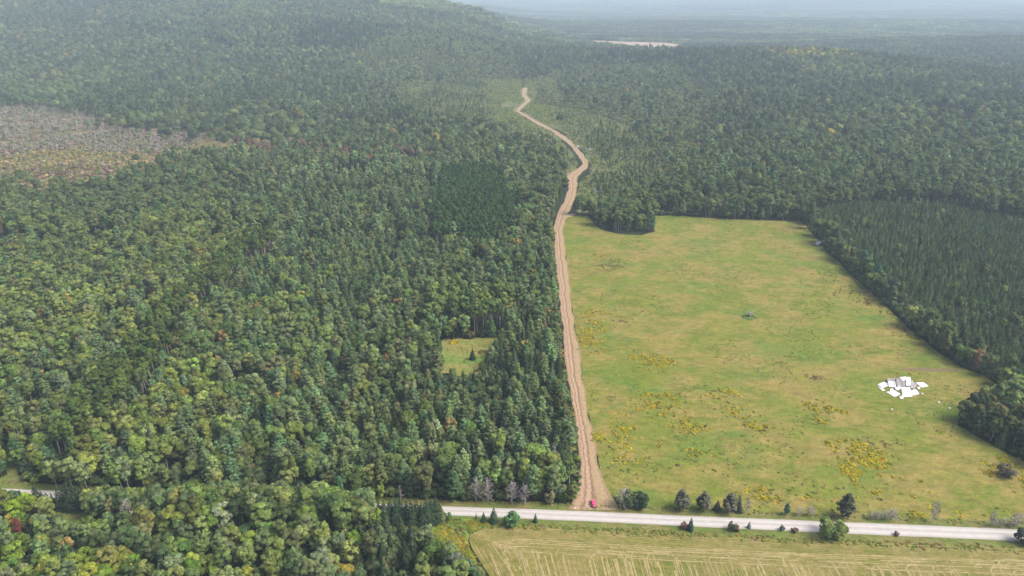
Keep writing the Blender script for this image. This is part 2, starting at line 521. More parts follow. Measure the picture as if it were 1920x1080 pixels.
BOG_GREY = WL([(-500, 196), (0, 202), (140, 207), (265, 240), (390, 258), (370, 280), (200, 288), (60, 286), (-500, 300)])
BOG_TAN = WL([(-500, 300), (60, 282), (370, 275), (480, 270), (560, 282), (480, 298), (380, 306), (300, 330), (210, 355), (100, 378), (-500, 392)])
RED_BELT = WL([(420, 268), (540, 272), (640, 285), (740, 280), (830, 300), (800, 315), (700, 318), (600, 305), (500, 295)])
CUT_L = WL([(735, 178), (800, 160), (900, 150), (975, 150), (985, 190), (970, 210), (985, 222), (1040, 250), (1070, 285), (1085, 310), (1062, 335), (1055, 320), (1050, 300), (990, 270), (900, 235), (830, 225), (760, 215)])
CUT_R = WL([(985, 150), (1010, 155), (1000, 195), (1090, 205), (1180, 235), (1240, 300), (1250, 345), (1190, 372), (1130, 400), (1085, 400), (1080, 360), (1110, 312), (1095, 285), (1050, 245), (1000, 228), (975, 205)])
REGROW = WL([(1000, 150), (1080, 135), (1260, 140), (1330, 190), (1340, 260), (1290, 330), (1250, 350), (1235, 330), (1160, 260), (1060, 215)])
REGROW2 = WL([(735, 178), (640, 150), (760, 112), (960, 118), (975, 150), (900, 150)])
BOG_FAR = WL([(1100, 79), (1180, 82), (1250, 84), (1275, 88), (1268, 99), (1215, 99), (1150, 93), (1098, 88)])
BOG_FAR2 = WL([(1727, 135), (1757, 136), (1757, 141), (1735, 140)])
PLANT = WL([(1512, 400), (1560, 388), (1640, 380), (1760, 386), (1920, 415), (2150, 450), (2500, 520), (2500, 950), (2150, 860), (1990, 760), (1905, 730), (1870, 700), (1790, 650), (1700, 585), (1640, 528), (1560, 455)])
RP1 = WL([(830, 345), (860, 325), (945, 335), (965, 365), (965, 430), (955, 455), (900, 470), (815, 455), (805, 420)])
RP2 = WL([(800, 600), (815, 575), (960, 580), (950, 612), (938, 628), (870, 628), (830, 628), (800, 630)])
RPBAND = WL([(60, 860), (140, 800), (200, 740), (260, 680), (330, 590), (390, 540), (460, 480), (500, 450), (520, 470), (470, 515), (420, 560), (350, 640), (290, 720), (240, 780), (180, 850), (120, 890)])
PINEBELT = WL([(450, 350), (560, 330), (800, 330), (830, 470), (800, 560), (640, 600), (400, 560), (440, 480), (520, 430)])
PINE_E = WL([(640, 560), (1050, 480), (1085, 945), (600, 925), (560, 760)])
SPRUCE_E = WL([(930, 640), (1045, 620), (1083, 930), (1000, 900), (900, 800), (830, 720)])
GROVE = WL([(-500, 938), (0, 950), (90, 955), (240, 962), (400, 966), (560, 968), (690, 975), (700, 988), (790, 1030), (850, 1062), (915, 1090), (960, 1180), (980, 1300), (-700, 1300)])
SPRUCE_G = WL([(684, 985), (716, 986), (760, 1010), (790, 1050), (850, 1090), (870, 1140), (880, 1300), (680, 1300), (660, 1120), (672, 1040)])
MAPLE_G = WL([(-500, 938), (240, 965), (400, 1060), (480, 1200), (500, 1300), (-700, 1300)])
TRK_OPEN = WL([(915, 152), (1045, 150), (1060, 205), (1030, 243), (985, 240), (930, 236), (915, 200)])
SWALE = WL([(1040, 300), (1060, 330), (1064, 365), (1040, 390), (1015, 350), (1020, 315)])
LAKE_STRIP = [BOG_FAR, BOG_FAR2]

# ------------------------------------------------------------------ ground sheet
def polar_ground():
    ang = np.concatenate([np.linspace(-180, -44, 40)[:-1], np.linspace(-44, 44, 300), np.linspace(44, 180, 40)[1:-1]])
    rad = np.concatenate([[0.5], np.geomspace(60, 900, 60), np.geomspace(920, 7000, 210), np.geomspace(7200, 40000, 70)])
    A, Rr = np.meshgrid(np.radians(ang), rad)
    x, y = np.sin(A) * Rr, np.cos(A) * Rr
    z = H(x, y)
    na, nr = len(ang), len(rad)
    v = np.stack([x, y, z], 2).reshape(-1, 3)
    i, j = np.meshgrid(np.arange(nr - 1), np.arange(na), indexing='ij')
    a = i * na + j; b = i * na + (j + 1) % na
    f = np.stack([a, b, b + na, a + na], 2).reshape(-1, 4)
    return v, f

mg, nt, out = newmat('forest_floor')
p = N(nt, 'ShaderNodeBsdfPrincipled', Roughness=0.95)
v = coords(nt)
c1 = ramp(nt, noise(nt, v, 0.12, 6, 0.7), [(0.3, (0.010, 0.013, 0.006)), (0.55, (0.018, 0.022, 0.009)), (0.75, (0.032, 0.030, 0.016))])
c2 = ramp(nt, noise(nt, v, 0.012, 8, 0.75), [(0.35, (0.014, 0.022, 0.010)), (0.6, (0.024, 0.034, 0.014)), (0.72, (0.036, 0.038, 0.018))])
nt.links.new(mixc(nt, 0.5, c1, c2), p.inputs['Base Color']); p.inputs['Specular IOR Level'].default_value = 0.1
nt.links.new(p.outputs[0], out.inputs[0])
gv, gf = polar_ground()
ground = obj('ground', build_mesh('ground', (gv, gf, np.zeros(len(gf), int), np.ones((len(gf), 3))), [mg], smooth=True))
tag(ground, kind='structure')

# ------------------------------------------------------------------ flat sheets
def poly_sheet(name, poly, z, mat, cell=None, drape=False, kind='structure', rough_edge=0.0):
    """flat sheet with an irregular fine outline, laid just over the ground"""
    pts = []
    n = len(poly)
    for i in range(n):
        a, b = poly[i], poly[(i + 1) % n]
        L = math.dist(a, b); k = max(1, int(L / (cell or 4)))
        for q in range(k):
            t = q / k
            pts.append((a[0] + (b[0] - a[0]) * t, a[1] + (b[1] - a[1]) * t))
    if rough_edge:
        pts = [(x + rough_edge * (float(fbm(x, y, 9, 2, 3)) - 0.5) * 2, y + rough_edge * (float(fbm(x, y, 9, 2, 11)) - 0.5) * 2) for x, y in pts]
    me = bpy.data.meshes.new(name)
    import bmesh
    bm = bmesh.new()
    vs = [bm.verts.new((x, y, 0)) for x, y in pts]
    fc = bm.faces.new(vs)
    bmesh.ops.triangulate(bm, faces=[fc])
    if drape:
        bmesh.ops.subdivide_edges(bm, edges=[e for e in bm.edges if e.calc_length() > 60], cuts=3, use_grid_fill=True)
    for q in bm.verts:
        q.co.z = z + (float(H(q.co.x, q.co.y)) if drape else 0)
    bmesh.ops.recalc_face_normals(bm, faces=bm.faces)
    if sum(f.normal.z for f in bm.faces) < 0:
        bmesh.ops.reverse_faces(bm, faces=bm.faces)
    bm.to_mesh(me); bm.free()
    me.materials.append(mat)
    o = obj(name, me)
    tag(o, kind=kind)
    return o

def grass_material(name, green, tan, lush, brown, tanamt=0.5, sc=1.0, yellow=None, streak=0.35):
    m, nt, out = newmat(name)
    p = N(nt, 'ShaderNodeBsdfPrincipled', Roughness=0.95); p.inputs['Specular IOR Level'].default_value = 0.1
    v = coords(nt)
    vs = coords(nt, 0.6, 1.0, 1, streak)
    big = noise(nt, v, 0.022 * sc, 5, 0.6, 0.6)
    mid = noise(nt, vs, 0.10 * sc, 6, 0.68, 0.4)
    fine = noise(nt, v, 0.8 * sc, 4, 0.7)
    lus = noise(nt, vs, 0.035 * sc, 5, 0.6, 0.5)
    brn = noise(nt, vs, 0.055 * sc, 6, 0.65, 0.2)
    mm = N(nt, 'ShaderNodeMath', operation='ADD'); nt.links.new(big, mm.inputs[0]); nt.links.new(mid, mm.inputs[1])
    hv = N(nt, 'ShaderNodeMath', operation='MULTIPLY'); nt.links.new(mm.outputs[0], hv.inputs[0]); hv.inputs[1].default_value = 0.5
    f1 = ramp(nt, hv.outputs[0], [(0.44, (0, 0, 0)), (0.55, (1, 1, 1))])
    c = mixc(nt, f1, green, tan)
    f2 = ramp(nt, lus, [(0.52, (0, 0, 0)), (0.70, (0.85, 0.85, 0.85))])
    c = mixc(nt, f2, c, lush)
    f3 = ramp(nt, brn, [(0.60, (0, 0, 0)), (0.74, (0.8, 0.8, 0.8))])
    c = mixc(nt, f3, c, brown)
    f4 = ramp(nt, fine, [(0.25, (0.62, 0.62, 0.62)), (0.5, (1, 1, 1)), (0.8, (1.25, 1.25, 1.2))])
    c = mixc(nt, 1.0, c, f4, 'MULTIPLY')
    ff = ramp(nt, noise(nt, vs, 0.33 * sc, 4, 0.75), [(0.3, (0.66, 0.70, 0.62)), (0.52, (1, 1, 1)), (0.72, (1.26, 1.22, 1.18))])
    c = mixc(nt, 1.0, c, ff, 'MULTIPLY')
    fm = ramp(nt, noise(nt, vs, 0.11 * sc, 5, 0.7, 0.3), [(0.34, (0.78, 0.84, 0.74)), (0.5, (1, 1, 1)), (0.66, (1.16, 1.10, 1.12))])
    c = mixc(nt, 1.0, c, fm, 'MULTIPLY')
    if yellow:
        fy = ramp(nt, noise(nt, v, 0.16, 5, 0.7), [(0.56, (0, 0, 0)), (0.62, (1, 1, 1))])
        c = mixc(nt, fy, c, yellow)
    nt.links.new(c, p.inputs['Base Color'])
    b = N(nt, 'ShaderNodeBump', Strength=0.6, Distance=0.5); nt.links.new(mid, b.inputs['Height']); nt.links.new(b.outputs[0], p.inputs['Normal'])
    nt.links.new(p.outputs[0], out.inputs[0])
    return m

M_MEADOW = grass_material('meadow_grass', (0.132, 0.156, 0.023), (0.205, 0.170, 0.048), (0.090, 0.150, 0.024), (0.15, 0.102, 0.044))
M_VERGE = grass_material('verge_grass', (0.115, 0.15, 0.035), (0.17, 0.15, 0.055), (0.085, 0.14, 0.025), (0.13, 0.075, 0.04), sc=1.8)
M_LUSH = grass_material('lush_grass', (0.125, 0.195, 0.035), (0.20, 0.185, 0.055), (0.085, 0.21, 0.035), (0.16, 0.12, 0.05), sc=1.6)
M_BRUSH = grass_material('brush_ground', (0.09, 0.12, 0.042), (0.155, 0.145, 0.068), (0.10, 0.145, 0.045), (0.155, 0.115, 0.07), sc=0.6)
M_BOGT = grass_material('bog_tan', (0.12, 0.115, 0.04), (0.20, 0.155, 0.08), (0.15, 0.14, 0.05), (0.14, 0.085, 0.06), sc=0.35)
M_BOGG = grass_material('bog_grey', (0.10, 0.095, 0.055), (0.15, 0.125, 0.095), (0.10, 0.105, 0.05), (0.11, 0.085, 0.065), sc=0.35)
M_BOGF = plain('far_bog', (0.30, 0.22, 0.15), 0.95, 0.12, 0.02)
M_HAY = grass_material('cut_hay', (0.145, 0.145, 0.030), (0.205, 0.170, 0.058), (0.120, 0.140, 0.026), (0.20, 0.155, 0.068), sc=1.4)
M_STRAW = plain('straw', (0.26, 0.21, 0.085), 0.95, 0.25, 0.6)

poly_sheet('meadow', MEADOW, 0.04, M_MEADOW, rough_edge=1.0)
poly_sheet('hayfield', HAY, 0.06, M_HAY)
poly_sheet('forest_clearing', CLEAR1, 0.04, M_LUSH, cell=2, rough_edge=5.0)
poly_sheet('grass_clearing', CLEAR2, 0.04, M_LUSH, cell=2, rough_edge=1.0)
poly_sheet('grass_path', PATH2, 0.07, M_VERGE, cell=2, rough_edge=0.8)
poly_sheet('bog_ground', WL([(-500, 186), (60, 194), (250, 226), (440, 252), (590, 278), (500, 304), (400, 312), (320, 336), (200, 370), (80, 395), (-500, 405)]), 0.3, M_BOGT, cell=20, drape=True, rough_edge=25)
poly_sheet('brush_ground', CUT_R, 0.08, M_BRUSH, cell=12, drape=True, rough_edge=6)
poly_sheet('cutover_ground', CUT_L, 0.11, M_BRUSH, cell=12, drape=True, rough_edge=6)
poly_sheet('far_bog', BOG_FAR, 9.0, M_BOGF, cell=20, drape=False, rough_edge=10)
poly_sheet('far_marsh', BOG_FAR2, 6.0, M_BOGF, cell=20, drape=True, rough_edge=8)

def strip(name, left, right, z, mat, n_across=4, wob=0.0, drape=False):
    """ribbon between two edge lines, with UV: u across, v metres along"""
    L, Rt = np.array(left), np.array(right)
    l2, r2 = [], []
    for i in range(len(L) - 1):
        k = max(1, int(math.dist(L[i], L[i + 1]) / 4))
        for q in range(k):
            t = q / k
            l2.append(L[i] + (L[i + 1] - L[i]) * t); r2.append(Rt[i] + (Rt[i + 1] - Rt[i]) * t)
    l2.append(L[-1]); r2.append(Rt[-1])
    l2, r2 = np.array(l2), np.array(r2)
    if len(L) > 12:      # smooth the hand-picked corners
        for _ in range(10):
            l2[1:-1] = (l2[:-2] + l2[1:-1] * 2 + l2[2:]) / 4; r2[1:-1] = (r2[:-2] + r2[1:-1] * 2 + r2[2:]) / 4
    if wob:
        s = (fbm(l2[:, 0], l2[:, 1], 13, 2, 4) - 0.5)[:, None] * 2 * wob; s2 = (fbm(r2[:, 0], r2[:, 1], 13, 2, 14) - 0.5)[:, None] * 2 * wob
        d = r2 - l2; d /= np.linalg.norm(d, axis=1, keepdims=True)
        l2 = l2 + d * s; r2 = r2 + d * s2
    n = len(l2)
    T = np.linspace(0, 1, n_across + 1)
    P = l2[:, None] * (1 - T)[None, :, None] + r2[:, None] * T[None, :, None]
    zz = np.full(P.shape[:2], z) + (H(P[..., 0], P[..., 1]) if drape else 0)
    v = np.dstack([P, zz]).reshape(-1, 3)
    along = np.concatenate([[0], np.cumsum(np.linalg.norm(np.diff(l2, axis=0), axis=1))])
    m_ = n_across + 1
    f = [(i * m_ + j, i * m_ + j + 1, (i + 1) * m_ + j + 1, (i + 1) * m_ + j) for i in range(n - 1) for j in range(n_across)]
    f = np.array(f)
    a, b, c = v[f[0][0]], v[f[0][1]], v[f[0][2]]
    if np.cross(b - a, c - b)[2] < 0:
        f = f[:, ::-1]
    me = build_mesh(name, (v, f, np.zeros(len(f), int), np.ones((len(f), 3))), [mat])
    uv = me.uv_layers.new(name='UVMap')
    uvv = np.stack([np.tile(T, n), np.repeat(along, m_)], 1)
    li = np.empty(len(me.loops), np.int32); me.loops.foreach_get('vertex_index', li)
    uv.data.foreach_set('uv', uvv[li].astype(np.float32).ravel())
    return tag(obj(name, me), kind='structure')

# verges either side of the gravel road
def offs(line, d):
    out_ = []
    for i, p_ in enumerate(line):
        a = line[max(0, i - 1)]; b = line[min(len(line) - 1, i + 1)]
        dx, dy = b[0] - a[0], b[1] - a[1]; L = math.hypot(dx, dy)
        out_.append((p_[0] - dy / L * d, p_[1] + dx / L * d))
    return out_
strip('road_verge', offs(ROAD_N, 4.2), offs(ROAD_S, -7.0), 0.05, M_VERGE, wob=1.2)
poly_sheet('rough_grass', GOLDEN, 0.065, M_LUSH, cell=2, rough_edge=1.0)

# gravel road: pale crushed stone with faint wheel tracks
m, nt, out = newmat('pale_gravel')
p = N(nt, 'ShaderNodeBsdfPrincipled', Roughness=0.95)
uvn = N(nt, 'ShaderNodeUVMap'); sep = N(nt, 'ShaderNodeSeparateXYZ'); nt.links.new(uvn.outputs[0], sep.inputs[0])
c = ramp(nt, sep.outputs[0], [(0.0, (0.30, 0.275, 0.22)), (0.07, (0.36, 0.335, 0.315)), (0.28, (0.46, 0.43, 0.415)), (0.45, (0.35, 0.325, 0.31)), (0.72, (0.46, 0.43, 0.415)), (0.90, (0.36, 0.335, 0.31)), (0.94, (0.34, 0.32, 0.27)), (1.0, (0.22, 0.21, 0.15))])
v = coords(nt)
g = ramp(nt, noise(nt, v, 0.35, 8, 0.8), [(0.3, (0.84, 0.83, 0.81)), (0.7, (1.08, 1.08, 1.08))])
nt.links.new(mixc(nt, 1.0, c, g, 'MULTIPLY'), p.inputs['Base Color']); nt.links.new(p.outputs[0], out.inputs[0])
strip('gravel_road', ROAD_N, ROAD_S, 0.10, m, wob=0.25)

# dirt track: churned pink-tan soil, smoother tan strip on the right
m, nt, out = newmat('track_dirt')
p = N(nt, 'ShaderNodeBsdfPrincipled', Roughness=0.95)
uvn = N(nt, 'ShaderNodeUVMap'); sep = N(nt, 'ShaderNodeSeparateXYZ'); nt.links.new(uvn.outputs[0], sep.inputs[0])
v = coords(nt)
wn_ = noise(nt, v, 0.25, 5, 0.7)
wob = N(nt, 'ShaderNodeMath', operation='MULTIPLY_ADD'); nt.links.new(wn_, wob.inputs[0]); wob.inputs[1].default_value = 0.3; wob.inputs[2].default_value = -0.15
ua = N(nt, 'ShaderNodeMath', operation='ADD'); nt.links.new(sep.outputs[0], ua.inputs[0]); nt.links.new(wob.outputs[0], ua.inputs[1])
c = ramp(nt, ua.outputs[0], [(0.0, (0.22, 0.165, 0.085)), (0.09, (0.27, 0.175, 0.105)), (0.18, (0.35, 0.235, 0.155)), (0.27, (0.20, 0.125, 0.078)), (0.34, (0.36, 0.25, 0.17)), (0.43, (0.33, 0.22, 0.14)), (0.50, (0.15, 0.095, 0.055)), (0.58, (0.28, 0.195, 0.105)), (0.82, (0.31, 0.22, 0.125)), (0.93, (0.24, 0.17, 0.085)), (1.0, (0.18, 0.15, 0.06))])
g = ramp(nt, noise(nt, v, 0.7, 6, 0.75), [(0.3, (0.68, 0.64, 0.62)), (0.5, (1, 1, 1)), (0.72, (1.25, 1.22, 1.18))])
nt.links.new(mixc(nt, 1.0, c, g, 'MULTIPLY'), p.inputs['Base Color'])
b = N(nt, 'ShaderNodeBump', Strength=0.8, Distance=0.4); nt.links.new(noise(nt, v, 0.9, 4, 0.7), b.inputs['Height']); nt.links.new(b.outputs[0], p.inputs['Normal'])
nt.links.new(p.outputs[0], out.inputs[0])
M_DIRT = m
strip('dirt_track', TL, TR, 0.18, m, n_across=8, wob=1.3)
spur = WL([(1058, 407), (1068, 401), (1080, 401), (1072, 407)])
poly_sheet('track_spur', spur, 0.21, plain('tan_dirt', (0.38, 0.29, 0.17), 0.95, 0.2, 0.5), cell=2, rough_edge=0.5)

# mown-hay swaths: raised ribbons of straw that follow the mower round the headland and down the field
def swaths():
    g = Geo()
    P = np.array(HAY[:9] + []); 
    top = [HAY[i] for i in (14, 0, 1, 2, 3, 4, 5, 6, 7)]; left = [HAY[i] for i in (11, 12, 13, 14)]
    edge = np.array(left + top[1:])
    # resample and smooth
    seg = np.linalg.norm(np.diff(edge, axis=0), axis=1); s = np.concatenate([[0], np.cumsum(seg)])
    q = np.arange(0, s[-1], 1.5); ex = np.interp(q, s, edge[:, 0]); ey = np.interp(q, s, edge[:, 1])
    E = np.stack([ex, ey], 1)
    for _ in range(25):
        E[1:-1] = (E[:-2] + 2 * E[1:-1] + E[2:]) / 4
    d = np.gradient(E, axis=0); d /= np.linalg.norm(d, axis=1, keepdims=True)
    nrm = np.stack([d[:, 1], -d[:, 0]], 1)          # inward (to the right of travel)
    def ribbon(pts, w, gapn, z=0.09):
        pts = np.asarray(pts)
        if len(pts) < 3:
            return
        dd = np.gradient(pts, axis=0); dd /= np.linalg.norm(dd, axis=1, keepdims=True) + 1e-9
        nn = np.stack([-dd[:, 1], dd[:, 0]], 1)
        ww = w * (0.25 + 1.1 * fbm(pts[:, 0], pts[:, 1], 3.0, 2, gapn))[:, None]
        a, b = pts - nn * ww / 2, pts + nn * ww / 2
        k = len(pts)
        zz = np.full((k, 1), z + 0.01 * rng.random())
        v = np.vstack([np.hstack([a, zz]), np.hstack([pts, zz + 0.10]), np.hstack([b, zz])])
        i = np.arange(k - 1)
        f = np.vstack([np.stack([i + k, i, i + 1, i + 1 + k], 1), np.stack([i + 2 * k, i + k, i + 1 + k, i + 1 + 2 * k], 1)])
        keep = np.tile(fbm(pts[:-1, 0], pts[:-1, 1], 5.0, 2, gapn + 3) > 0.29, 2)
        g.add(v, f[keep], 0)
    for j, off in enumerate(np.arange(1.2, 15.0, 0.95)):
        w0 = rng.choice([0.2, 0.35, 0.7])
        sh = off + 0.5 * (fbm(E[:, 0], E[:, 1], 18, 2, j * 3.3) - 0.5)
        Q = E + nrm * sh[:, None]
        # drop parts where the offset line folds onto itself
        dist = np.full(len(Q), 0.0)
        keep = []
        for i in range(0, len(Q)):
            keep.append(np.min(np.hypot(*(E - Q[i]).T)) > off * 0.8)
        ribbon(Q[np.array(keep)], w0, j * 5.1)
    # lines down the field, swinging over into the headland
    top_y = lambda x: np.interp(x, [p_[0] for p_ in top[2:]], [p_[1] for p_ in top[2:]])
    xs = -8.0
    k = 0
    while xs < 260:
        xs += rng.choice([0.5, 0.6, 1.1, 1.9]) * (0.7 + 0.6 * rng.random())
        head = 10 + 5 * rng.random()
        yt = float(top_y(xs)) - head
        yb = 120.0
        n = int((yt - yb) / 1.5)
        if n < 4:
            continue
        yy = yb + np.arange(n) * 1.5
        lean = 0.0 + 0.55 * np.exp(-max(0, xs + 8) / 22)
        xx = xs + lean * (yb + 60 - yy) * 0.9 + 0.7 * (fbm(yy, yy * 0 + xs, 30, 2, 2) - 0.5)
        pts = list(zip(xx, yy))
        if rng.random() < 0.28:
            sgn = 1 if rng.random() < 0.85 else -1; rad = 2.5 + 3.5 * rng.random()
            x0, y0 = pts[-1]
            for a in np.linspace(0, 1.45, 12)[1:]:
                pts.append((x0 + sgn * rad * (1 - math.cos(a)), y0 + rad * math.sin(a)))
            for e in np.arange(1.5, 3 + 10 * rng.random(), 1.5):
                pts.append((x0 + sgn * (rad * 0.88 + e), y0 + rad - sgn * 0.07 * e))
        pts = np.array(pts)
        ins = inpoly(pts[:, 0], pts[:, 1], HAY) & (seg_dist(pts[:, 0], pts[:, 1], HAY[11:] + HAY[:1]) > 4)
        ribbon(pts[ins], rng.choice([0.25, 0.4, 0.8]) * (0.8 + 0.4 * rng.random()), k * 2.7)
        k += 1
    return g
o = gobj('hay_swaths', swaths(), [M_STRAW])
tag(o, 'pale straw swaths curving round the headland and down the mown hayfield', 'hay', kind='stuff')

# ------------------------------------------------------------------ scatter of vegetation
PTS = {}      # kind -> list of arrays [x, y, z, scale, zscale, rot, r, g, b]
def put(kind, x, y, s, zs, tint):
    x = np.atleast_1d(x).astype(float); y = np.atleast_1d(y).astype(float)
    n = len(x)
    if n == 0:
        return
    a = np.empty((n, 9)); a[:, 0] = x; a[:, 1] = y; a[:, 2] = H(x, y)
    a[:, 3] = s; a[:, 4] = zs; a[:, 5] = rng.random(n) * 6.283; a[:, 6:] = tint
    PTS.setdefault(kind, []).append(a)

def grid(poly, sp, jit=0.42, keep=1.0):
    P = np.array(poly); x0, y0 = P.min(0); x1, y1 = P.max(0)
    X, Y = np.meshgrid(np.arange(x0, x1, sp), np.arange(y0, y1, sp * 0.87))
    X = X + (np.arange(X.shape[0]) % 2)[:, None] * sp * 0.5
    x = X.ravel() + rng.uniform(-jit, jit, X.size) * sp; y = Y.ravel() + rng.uniform(-jit, jit, X.size) * sp
    m_ = inpoly(x, y, poly)
    if keep < 1:
        m_ &= rng.random(len(x)) < keep
    return x[m_], y[m_]

def tints(n, base, var=0.16, hue=0.07):
    b = np.tile(np.asarray(base, float), (n, 1)) if np.ndim(base) == 1 else np.asarray(base, float)
    return np.clip(b * (1 + var * rng.normal(size=(n, 1))) * (1 + hue * rng.normal(size=(n, 3)) * np.array([1.3, 0.4, 1.0])), 0.006, 0.6)

PAL = dict(
    aspen=[(0.092, 0.130, 0.046), (0.078, 0.116, 0.050), (0.106, 0.142, 0.044), (0.070, 0.104, 0.048), (0.092, 0.120, 0.062)],
    aspen_bright=[(0.118, 0.160, 0.042), (0.100, 0.150, 0.040), (0.130, 0.160, 0.048)],
    maple=[(0.062, 0.100, 0.032), (0.078, 0.116, 0.036), (0.056, 0.088, 0.034), (0.090, 0.124, 0.038)],
    maple_bright=[(0.092, 0.150, 0.024), (0.112, 0.158, 0.028), (0.082, 0.136, 0.030), (0.124, 0.150, 0.032)],
    pine=[(0.066, 0.104, 0.050), (0.078, 0.118, 0.056), (0.058, 0.094, 0.047), (0.084, 0.116, 0.050)],
    spruce=[(0.026, 0.044, 0.024), (0.034, 0.054, 0.026), (0.030, 0.050, 0.030)],
    brownspruce=[(0.085, 0.072, 0.045), (0.070, 0.065, 0.035)],
    redpine=[(0.040, 0.064, 0.018), (0.048, 0.070, 0.018), (0.036, 0.060, 0.020)],
    darkred=[(0.026, 0.054, 0.018), (0.032, 0.060, 0.020)],
    autumn=[(0.15, 0.115, 0.04), (0.155, 0.14, 0.04), (0.125, 0.10, 0.045), (0.16, 0.15, 0.035)],
    red=[(0.20, 0.05, 0.04), (0.16, 0.06, 0.05)],
    dull=[(0.050, 0.078, 0.036), (0.062, 0.088, 0.040), (0.044, 0.070, 0.038), (0.070, 0.092, 0.040)],
    maroon=[(0.10, 0.055, 0.052), (0.115, 0.075, 0.060), (0.125, 0.105, 0.065), (0.12, 0.12, 0.06), (0.08, 0.095, 0.045)],
    tan=[(0.185, 0.165, 0.085), (0.165, 0.155, 0.06), (0.14, 0.15, 0.058), (0.205, 0.175, 0.105)],
    mauve=[(0.155, 0.135, 0.118), (0.135, 0.105, 0.092), (0.175, 0.155, 0.142)],
)
GAIN = 1.55
def pal(name, n):
    P = np.array(PAL[name]) * GAIN * [1.06, 1.0, 0.88]; return tints(n, P[rng.integers(0, len(P), n)], 0.21)

def place(kind, x, y, tint, lo=0.75, hi=1.15, zlo=0.9, zhi=1.15):
    n = len(x)
    s = rng.uniform(lo, hi, n)
    put(kind, x, y, s, s * rng.uniform(zlo, zhi, n), tint)

# ---- explicit, hand-placed trees (photo pixel of the foot, height in metres, width factor)
SPEC = []     # dict(kind, x, y, h, wf, tint, label, name, cat, group)
def spec(kind, px, py, h, tint, label, wf=1.0, name=None, cat='tree', group=None, dead=False):
    x, y = W(px, py); tint = tuple(GAIN * q for q in tint)
    SPEC.append(dict(kind=kind, x=x, y=y, h=h, wf=wf, tint=tint, label=label, name=name, cat=cat, group=group))

def in_any(x, y, polys):
    r = np.zeros(len(x), bool)
    for p_ in polys:
        r |= inpoly(x, y, p_)
    return r

# ---- the grove below the road
x, y = grid(GROVE, 5.6)
ok = ~in_any(x, y, [CLEAR2, HAY, GOLDEN]) & (seg_dist(x, y, HAY[10:] + HAY[:1]) > 4.0) & (seg_dist(x, y, ROAD_C) > 6.5) & (x > -420)
x, y = x[ok], y[ok]
sg = inpoly(x, y, SPRUCE_G); mgz = inpoly(x, y, MAPLE_G)
u = rng.random(len(x))
edge_n = seg_dist(x, y, GROVE[1:7]) < 12
k = np.where(sg, np.where(u < 0.80, 'spruce', np.where(u < 0.86, 'aspen', np.where(u < 0.94, 'pine', 'brown'))),
     np.where(mgz, np.where(u < 0.38, 'mapleb', np.where(u < 0.78, 'aspen', np.where(u < 0.83, 'autumn', np.where(u < 0.93, 'maple', 'spruce')))),
              np.where(u < 0.60, 'aspen', np.where(u < 0.74, 'mapleb', np.where(u < 0.83, 'maple', np.where(u < 0.865, 'autumn', np.where(u < 0.93, 'spruce', 'pine')))))))
left = x < W(250, 1000)[0]
for kk, kind, pl, lo, hi in (('spruce', 'spruce', 'spruce', 0.65, 1.15), ('aspen', 'aspen', 'aspen', 0.72, 0.98), ('pine', 'pine', 'pine', 0.55, 0.8),
                      ('brown', 'spruce', 'brownspruce', 0.7, 1.0), ('mapleb', 'maple', 'maple_bright', 0.65, 1.0), ('maple', 'maple', 'maple', 0.7, 1.0), ('autumn', 'maple', 'autumn', 0.5, 0.8)):
    mk = k == kk
    yy0 = PX(x[mk], y[mk])[1]; xx0 = PX(x[mk], y[mk])[0]
    s = np.where(left[mk], 0.78, 1.0) * np.where((xx0 > 330) & (xx0 < 700) & (yy0 < 1010) & (kk not in ('spruce', 'brown')), 1.28, 1.0)
    n = int(mk.sum()); sc_ = rng.uniform(lo, hi, n) * s
    put(kind, x[mk], y[mk], sc_, sc_ * rng.uniform(0.9, 1.12, n), pal(pl, n))

# ---- the main forest: everywhere that is not something else
def main_forest():
    near, sp = 1000.0, 5.9
    xs = np.arange(-1150, 1250, sp); ys = np.arange(215, near, sp * 0.87)
    X, Y = np.meshgrid(xs, ys); X = X + (np.arange(len(ys)) % 2)[:, None] * sp / 2
    x = X.ravel() + rng.uniform(-.42, .42, X.size) * sp; y = Y.ravel() + rng.uniform(-.42, .42, X.size) * sp
    # older, wider-crowned trees stand farther apart behind
    keep = (y < 560) | ((rng.random(len(x)) < 0.56) & (fbm(x, y, 22, 2, 63) > 0.30))
    return x[keep], y[keep]
FIELD_CLEAR = [MEADOW, HAY, CLEAR1, PATH2, GROVE, PLANT, BOG_FAR, BOG_FAR2, CUT_R, CUT_L]

